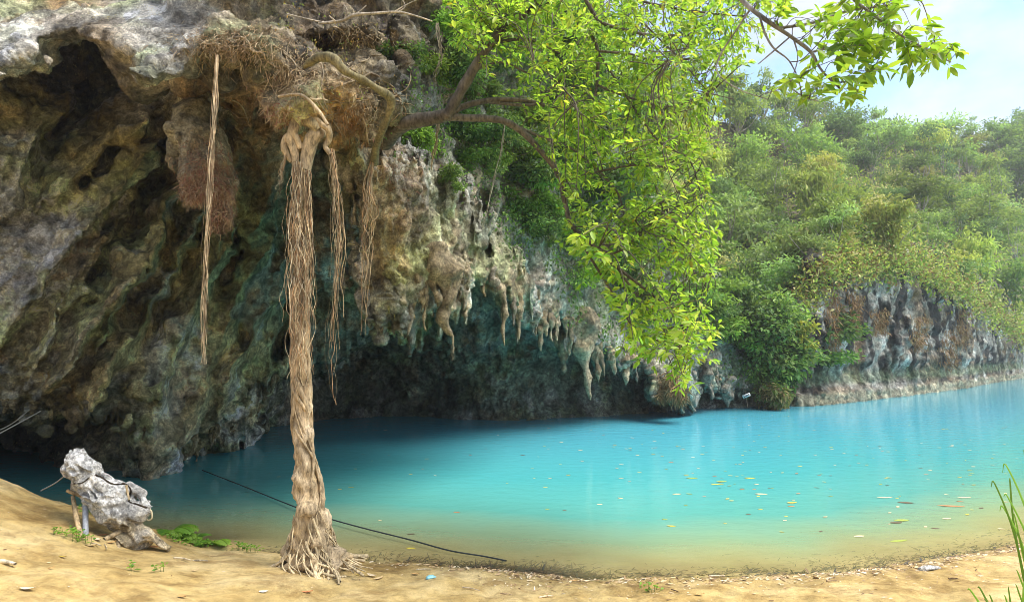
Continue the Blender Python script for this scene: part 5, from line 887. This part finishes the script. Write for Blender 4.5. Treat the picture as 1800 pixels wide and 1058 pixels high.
slivers('strandline_litter', 1300, lambda r, n: np.abs(r.normal(.5, .38, n)), .004, .02, .09, .006, PALE + [(.2, .12, .06)], M_PLAIN, 'scattered dry scraps higher up the sand', (-3, 10.5))
slivers('sand_litter', 900, lambda r, n: r.uniform(.3, 4.2, n), .004, .015, .05, .005, PALE + [(.2, .12, .06), (.25, .15, .07)], M_PLAIN, 'tiny scraps of leaf scattered over the beach', (-8, 8))
slivers('sunken_twigs', 3600, lambda r, n: -np.abs(r.normal(.5, .75, n)), .006, .05, .2, .016, DARK, M_PLAIN, 'dark sunken twigs and leaves on the shallow lake bed', (-4, 10.5), asp=.17)
slivers('sunken_twigs', 1500, lambda r, n: -np.abs(r.normal(.3, .3, n)), .006, .08, .3, .014, DARK, M_PLAIN, 'thick patch of dark sunken twigs beside the end of the rope', (-1.6, 1.2), asp=.09)
def one(name, label, cat, x, y, kind, l, w_, col, a, group=None, on_water=False, m=None, lift=.006):
    b = water(x, y, .004) if on_water else gp(x, y, lift); mb = MB(); d = np.array((math.cos(a), math.sin(a), 0)); s = np.array((-d[1], d[0], 0))
    if kind == 'leaf':
        t = np.linspace(0, 1, 6); wd = np.sin(np.clip(t * 3.1 + .02, 0, 3.12)) ** .8 * w_ / 2 + .0015; c = d * (t - .5)[:, None] * l + np.array((0, 0, 1)) * ((t - .5) ** 2 * l * (.04 if on_water else .28))[:, None]; up = np.array((0, 0, w_ * (.02 if on_water else .16))); V = np.stack([c - s * wd[:, None] + up, c, c + s * wd[:, None] + up], 1).reshape(-1, 3); i = np.arange(5)[:, None] * 3; mb.add(V, np.concatenate([i + np.array([0, 1, 4, 3]), i + np.array([1, 2, 5, 4])]), col); o = mb.build(name, m or M_PLAIN)
    elif kind == 'stick':
        P = crom([-d * l / 2, s * l * .03 + (0, 0, .004), d * l / 2 + s * l * .02], 5); tube(mb, P, np.linspace(1, .6, len(P)) * w_ / 2, 6, col, .2, x, 20); o = mb.build(name, M_BARK); b[2] += w_ * .3
    else:
        n = 12; an = np.linspace(0, 6.283, n, endpoint=False); rr = 1 + .25 * vnoise(np.stack([np.cos(an) * 1.3 + x, np.sin(an) * 1.3, an * 0], -1)); rings = []
        for hh, k in ((0, .92), (.35, 1.0), (.75, .8), (1, .35)): rings.append(np.stack([np.cos(an) * rr * k * l / 2, np.sin(an) * rr * k * w_ / 2, np.full(n, hh * min(l, w_) * .35)], -1))
        V = np.concatenate(rings) @ np.array(Matrix.Rotation(a, 3, 'Z')).T; V = V + .1 * min(l, w_) * vnoise(V * 40 + x)[:, None]; Fq = [[r * n + i, r * n + (i + 1) % n, (r + 1) * n + (i + 1) % n, (r + 1) * n + i] for r in range(3) for i in range(n)]; k0 = 3 * n; Fq += [[k0 + i, k0 + i + 1, k0 + n - 2 - i, k0 + n - 1 - i] for i in range(n // 2 - 1)]; mb.add(V, Fq, col); o = mb.build(name, m or M_STONE)
    o.location = b; return tag(o, label, cat, group)
for x, y, l, w_, c, a, lab in [(10, 992, .28, .05, (.70, .60, .42), -.35, 'pale split stick lying on the sand at the left edge'), (320, 984, .26, .03, (.68, .56, .36), -.35, 'pale curved stick on the sand right of the propped stone'), (350, 987, .22, .025, (.66, .56, .38), -.05, 'straight pale stick touching the curved one on the sand'), (745, 1002, .20, .022, (.72, .62, .44), .1, 'pale twig lying just above the waterline right of the root column'), (828, 1036, .24, .018, (.62, .50, .34), -.5, 'thin slanting stick on the sand at the bottom centre'), (890, 1045, .16, .014, (.55, .40, .24), -.4, 'short dark twig near the bottom edge'), (1188, 1040, .14, .016, (.12, .07, .04), -1.0, 'small blackish forked twig sticking up from the sand'), (1260, 1014, .22, .03, (.66, .54, .38), .05, 'pale driftwood piece on the waterline'), (1462, 1022, .14, .02, (.35, .24, .14), .1, 'brown twig in the strandline litter at right'), (1676, 1018, .12, .022, (.2, .13, .07), .05, 'dark short stick on the bright sand at right'), (960, 1050, .18, .026, (.64, .50, .33), .35, 'pale stick beside the bottom edge of the sand'), (168, 958, .22, .02, (.64, .52, .34), -.5, 'dry stick in the litter under the propped stone'), (185, 962, .24, .016, (.58, .46, .30), -.9, 'thin dry stick leaning across the litter under the stone'), (1435, 975, .2, .016, (.16, .11, .06), .2, 'dark twig half in the shallows at right'), (1280, 975, .26, .014, (.12, .09, .05), .3, 'thin dark twig in the clear shallows')]: one('stick', lab, 'stick', x, y, 'stick', l, w_, c, a)
LF = [((.46, .27, .10), 'brown'), ((.58, .42, .22), 'tan'), ((.50, .20, .08), 'reddish'), ((.62, .50, .33), 'pale'), ((.42, .30, .05), 'yellowish')]
for x, y, l, c, a, lab in [(48, 1037, .14, 3, .1, 'pale curled leaf on the sand near the left edge'), (110, 980, .09, 4, 0, 'yellowish leaf on the sand left below the stone'), (320, 1050, .11, 0, -.4, 'brown curled leaf at the bottom edge left of the root column'), (343, 1004, .08, 1, .5, 'tan leaf on the sand between the stone and the root column'), (653, 1013, .16, 3, -.6, 'pale curled leaf at the right foot of the root column'), (665, 1018, .14, 1, .7, 'tan leaf crossing the pale one at the root column foot'), (632, 1012, .10, 4, .2, 'yellowish scrap beside the roots'), (540, 1042, .12, 2, .3, 'reddish leaf on the sand below the root column'), (730, 1010, .10, 0, 0, 'brown leaf in the litter right of the root column'), (180, 942, .13, 2, .4, 'reddish leaf in the litter under the propped stone'), (172, 950, .15, 3, -.5, 'pale bamboo leaf under the propped stone'), (195, 955, .12, 0, .9, 'brown leaf heaped under the propped stone'), (205, 948, .11, 1, -1, 'tan leaf leaning on the foot of the propped stone'), (272, 963, .14, 2, .1, 'reddish leaf tucked at the front foot of the propped stone'), (160, 960, .13, 1, .2, 'tan leaf at the left of the litter under the stone'), (1010, 1022, .09, 0, .5, 'brown leaf in the centre of the strandline'), (1348, 1018, .09, 1, -.2, 'tan leaf in the strandline at right'), (1230, 1046, .12, 0, .1, 'brown leaf at the bottom edge right of centre'), (1540, 1010, .08, 3, .3, 'pale leaf on the bright sand at right'), (90, 1000, .07, 0, 1.2, 'small brown leaf on the sand at left')]: one('dry_leaf', lab, 'leaf', x, y, 'leaf', l, l * .36, np.array(LF[c][0]), a, 'dry leaves on the beach', lift=.012)
one('stone', 'flat white stone lying on the sand at right', 'stone', 1636, 1001, 'stone', .34, .13, (.72, .70, .66), .05); one('litter', 'crumpled blue and white plastic scrap on the sand right of the roots', 'litter', 757, 1016, 'stone', .13, .09, (.25, .55, .62), .3, m=M_GLOSS); one('litter', 'small white plastic scrap caught beside the root flare', 'litter', 608, 995, 'stone', .10, .09, (.62, .66, .78), .3, m=M_GLOSS); one('litter', 'torn white scrap of paper on the sand bottom left of the root column', 'litter', 463, 1041, 'leaf', .1, .05, (.75, .75, .72), .1)
# floating leaves
FC = [((.55, .45, .06), 'yellow'), ((.62, .52, .30), 'pale tan'), ((.30, .36, .06), 'olive green'), ((.40, .18, .07), 'red-brown'), ((.12, .09, .05), 'dark')]
for k in range(215):
    while True:
        x, y = random.uniform(480, 1795), random.triangular(725, 945, 790)
        if y > np.interp(x, [480, 1400, 1800], [755, 728, 690]) and random.random() < sm(x, 500, 1300) * .9 + .1: break
    c = random.choices(range(5), (5, 5, 3, 2, 2))[0]; l = random.uniform(.06, .13) * (.8 + .02 * water(x, y)[1]); zn = 'under the dark cave wall' if x < 950 and y < 800 else 'near the root column' if x < 900 else 'in front of the far cliff' if y < 790 and x > 1300 else 'in the blue middle of the lake' if y < 800 else 'in the green shallows' if y > 885 else 'in the turquoise water'
    one('floating_leaf', f'small {FC[c][1]} leaf floating {zn}', 'leaf', x, y, 'leaf', l, l * .45, np.array(FC[c][0]) * random.uniform(.8, 1.2), random.uniform(-.8, .8), f'small {FC[c][1]} leaves floating {zn}', True)
for x, y, l, c, lab in [(541, 963, .0, 0, ''), (722, 963, .16, 0, 'large yellow leaf floating near the shore by the end of the rope'), (723, 938, .14, 4, 'brown-edged leaf floating just beyond the large yellow one'), (803, 900, .13, 3, 'orange-brown leaf floating at the centre of the lake'), (1190, 868, .2, 1, 'pinkish tan leaf floating left of centre right'), (1180, 924, .16, 0, 'bright yellow leaf floating in the green shallows'), (1258, 851, .22, 0, 'yellow leaf floating in front of the leafy cluster'), (1392, 883, .24, 0, 'yellow leaf floating at the end of the leaf raft'), (1338, 868, .26, 1, 'tan leaf in the middle of the leaf raft'), (1318, 840, .26, 0, 'yellow leaf at the upper end of the leaf raft'), (1216, 840, .28, 2, 'green leaf cluster floating above the yellow leaf'), (1268, 846, .28, 2, 'dark green sprig floating at the raft'), (1585, 914, .30, 2, 'yellow-green clump of leaves floating at right'), (1575, 918, .24, 4, 'dark twig end floating beside the yellow-green clump'), (1555, 874, .36, 1, 'long pale bamboo sheath floating at right'), (1672, 889, .50, 3, 'long orange-brown sheath floating at far right'), (1695, 874, .34, 1, 'pale leaf with a stalk floating above the orange-brown sheath'), (1664, 911, .18, 1, 'short tan scrap floating below the orange-brown sheath'), (1644, 928, .14, 4, 'small dark leaf floating near the right shore'), (1592, 883, .3, 4, 'thin dark sprig floating right of the bamboo sheath'), (1510, 942, .2, 1, 'pale sliver floating in the green shallows at right'), (1580, 950, .36, 2, 'mossy green clump resting in the shallows at right')]:
    if lab: one('floating_leaf', lab, 'leaf', x, y, 'leaf', l, l * (.22 if l > .32 else .42), np.array(FC[c][0]), random.uniform(-.3, .3), None, True)

# ------------------------------------------------------------------ thin air
HAZE = 0.0007
if HAZE:
    m, t, N, L = mat('air'); o = N('ShaderNodeOutputMaterial'); v = N('ShaderNodeVolumePrincipled'); v.inputs['Density'].default_value = HAZE; v.inputs['Color'].default_value = (.93, .96, 1, 1); v.inputs['Anisotropy'].default_value = .2; L(v.outputs[0], o.inputs['Volume'])
    mb = MB(); box(mb, (0, 0, 25.0), (900, 900, 74)); hz = mb.build('haze', m, None, False); hz['kind'] = 'stuff'; hz['label'] = 'thin pale air over the lake'
print('script', time.time() - T0)
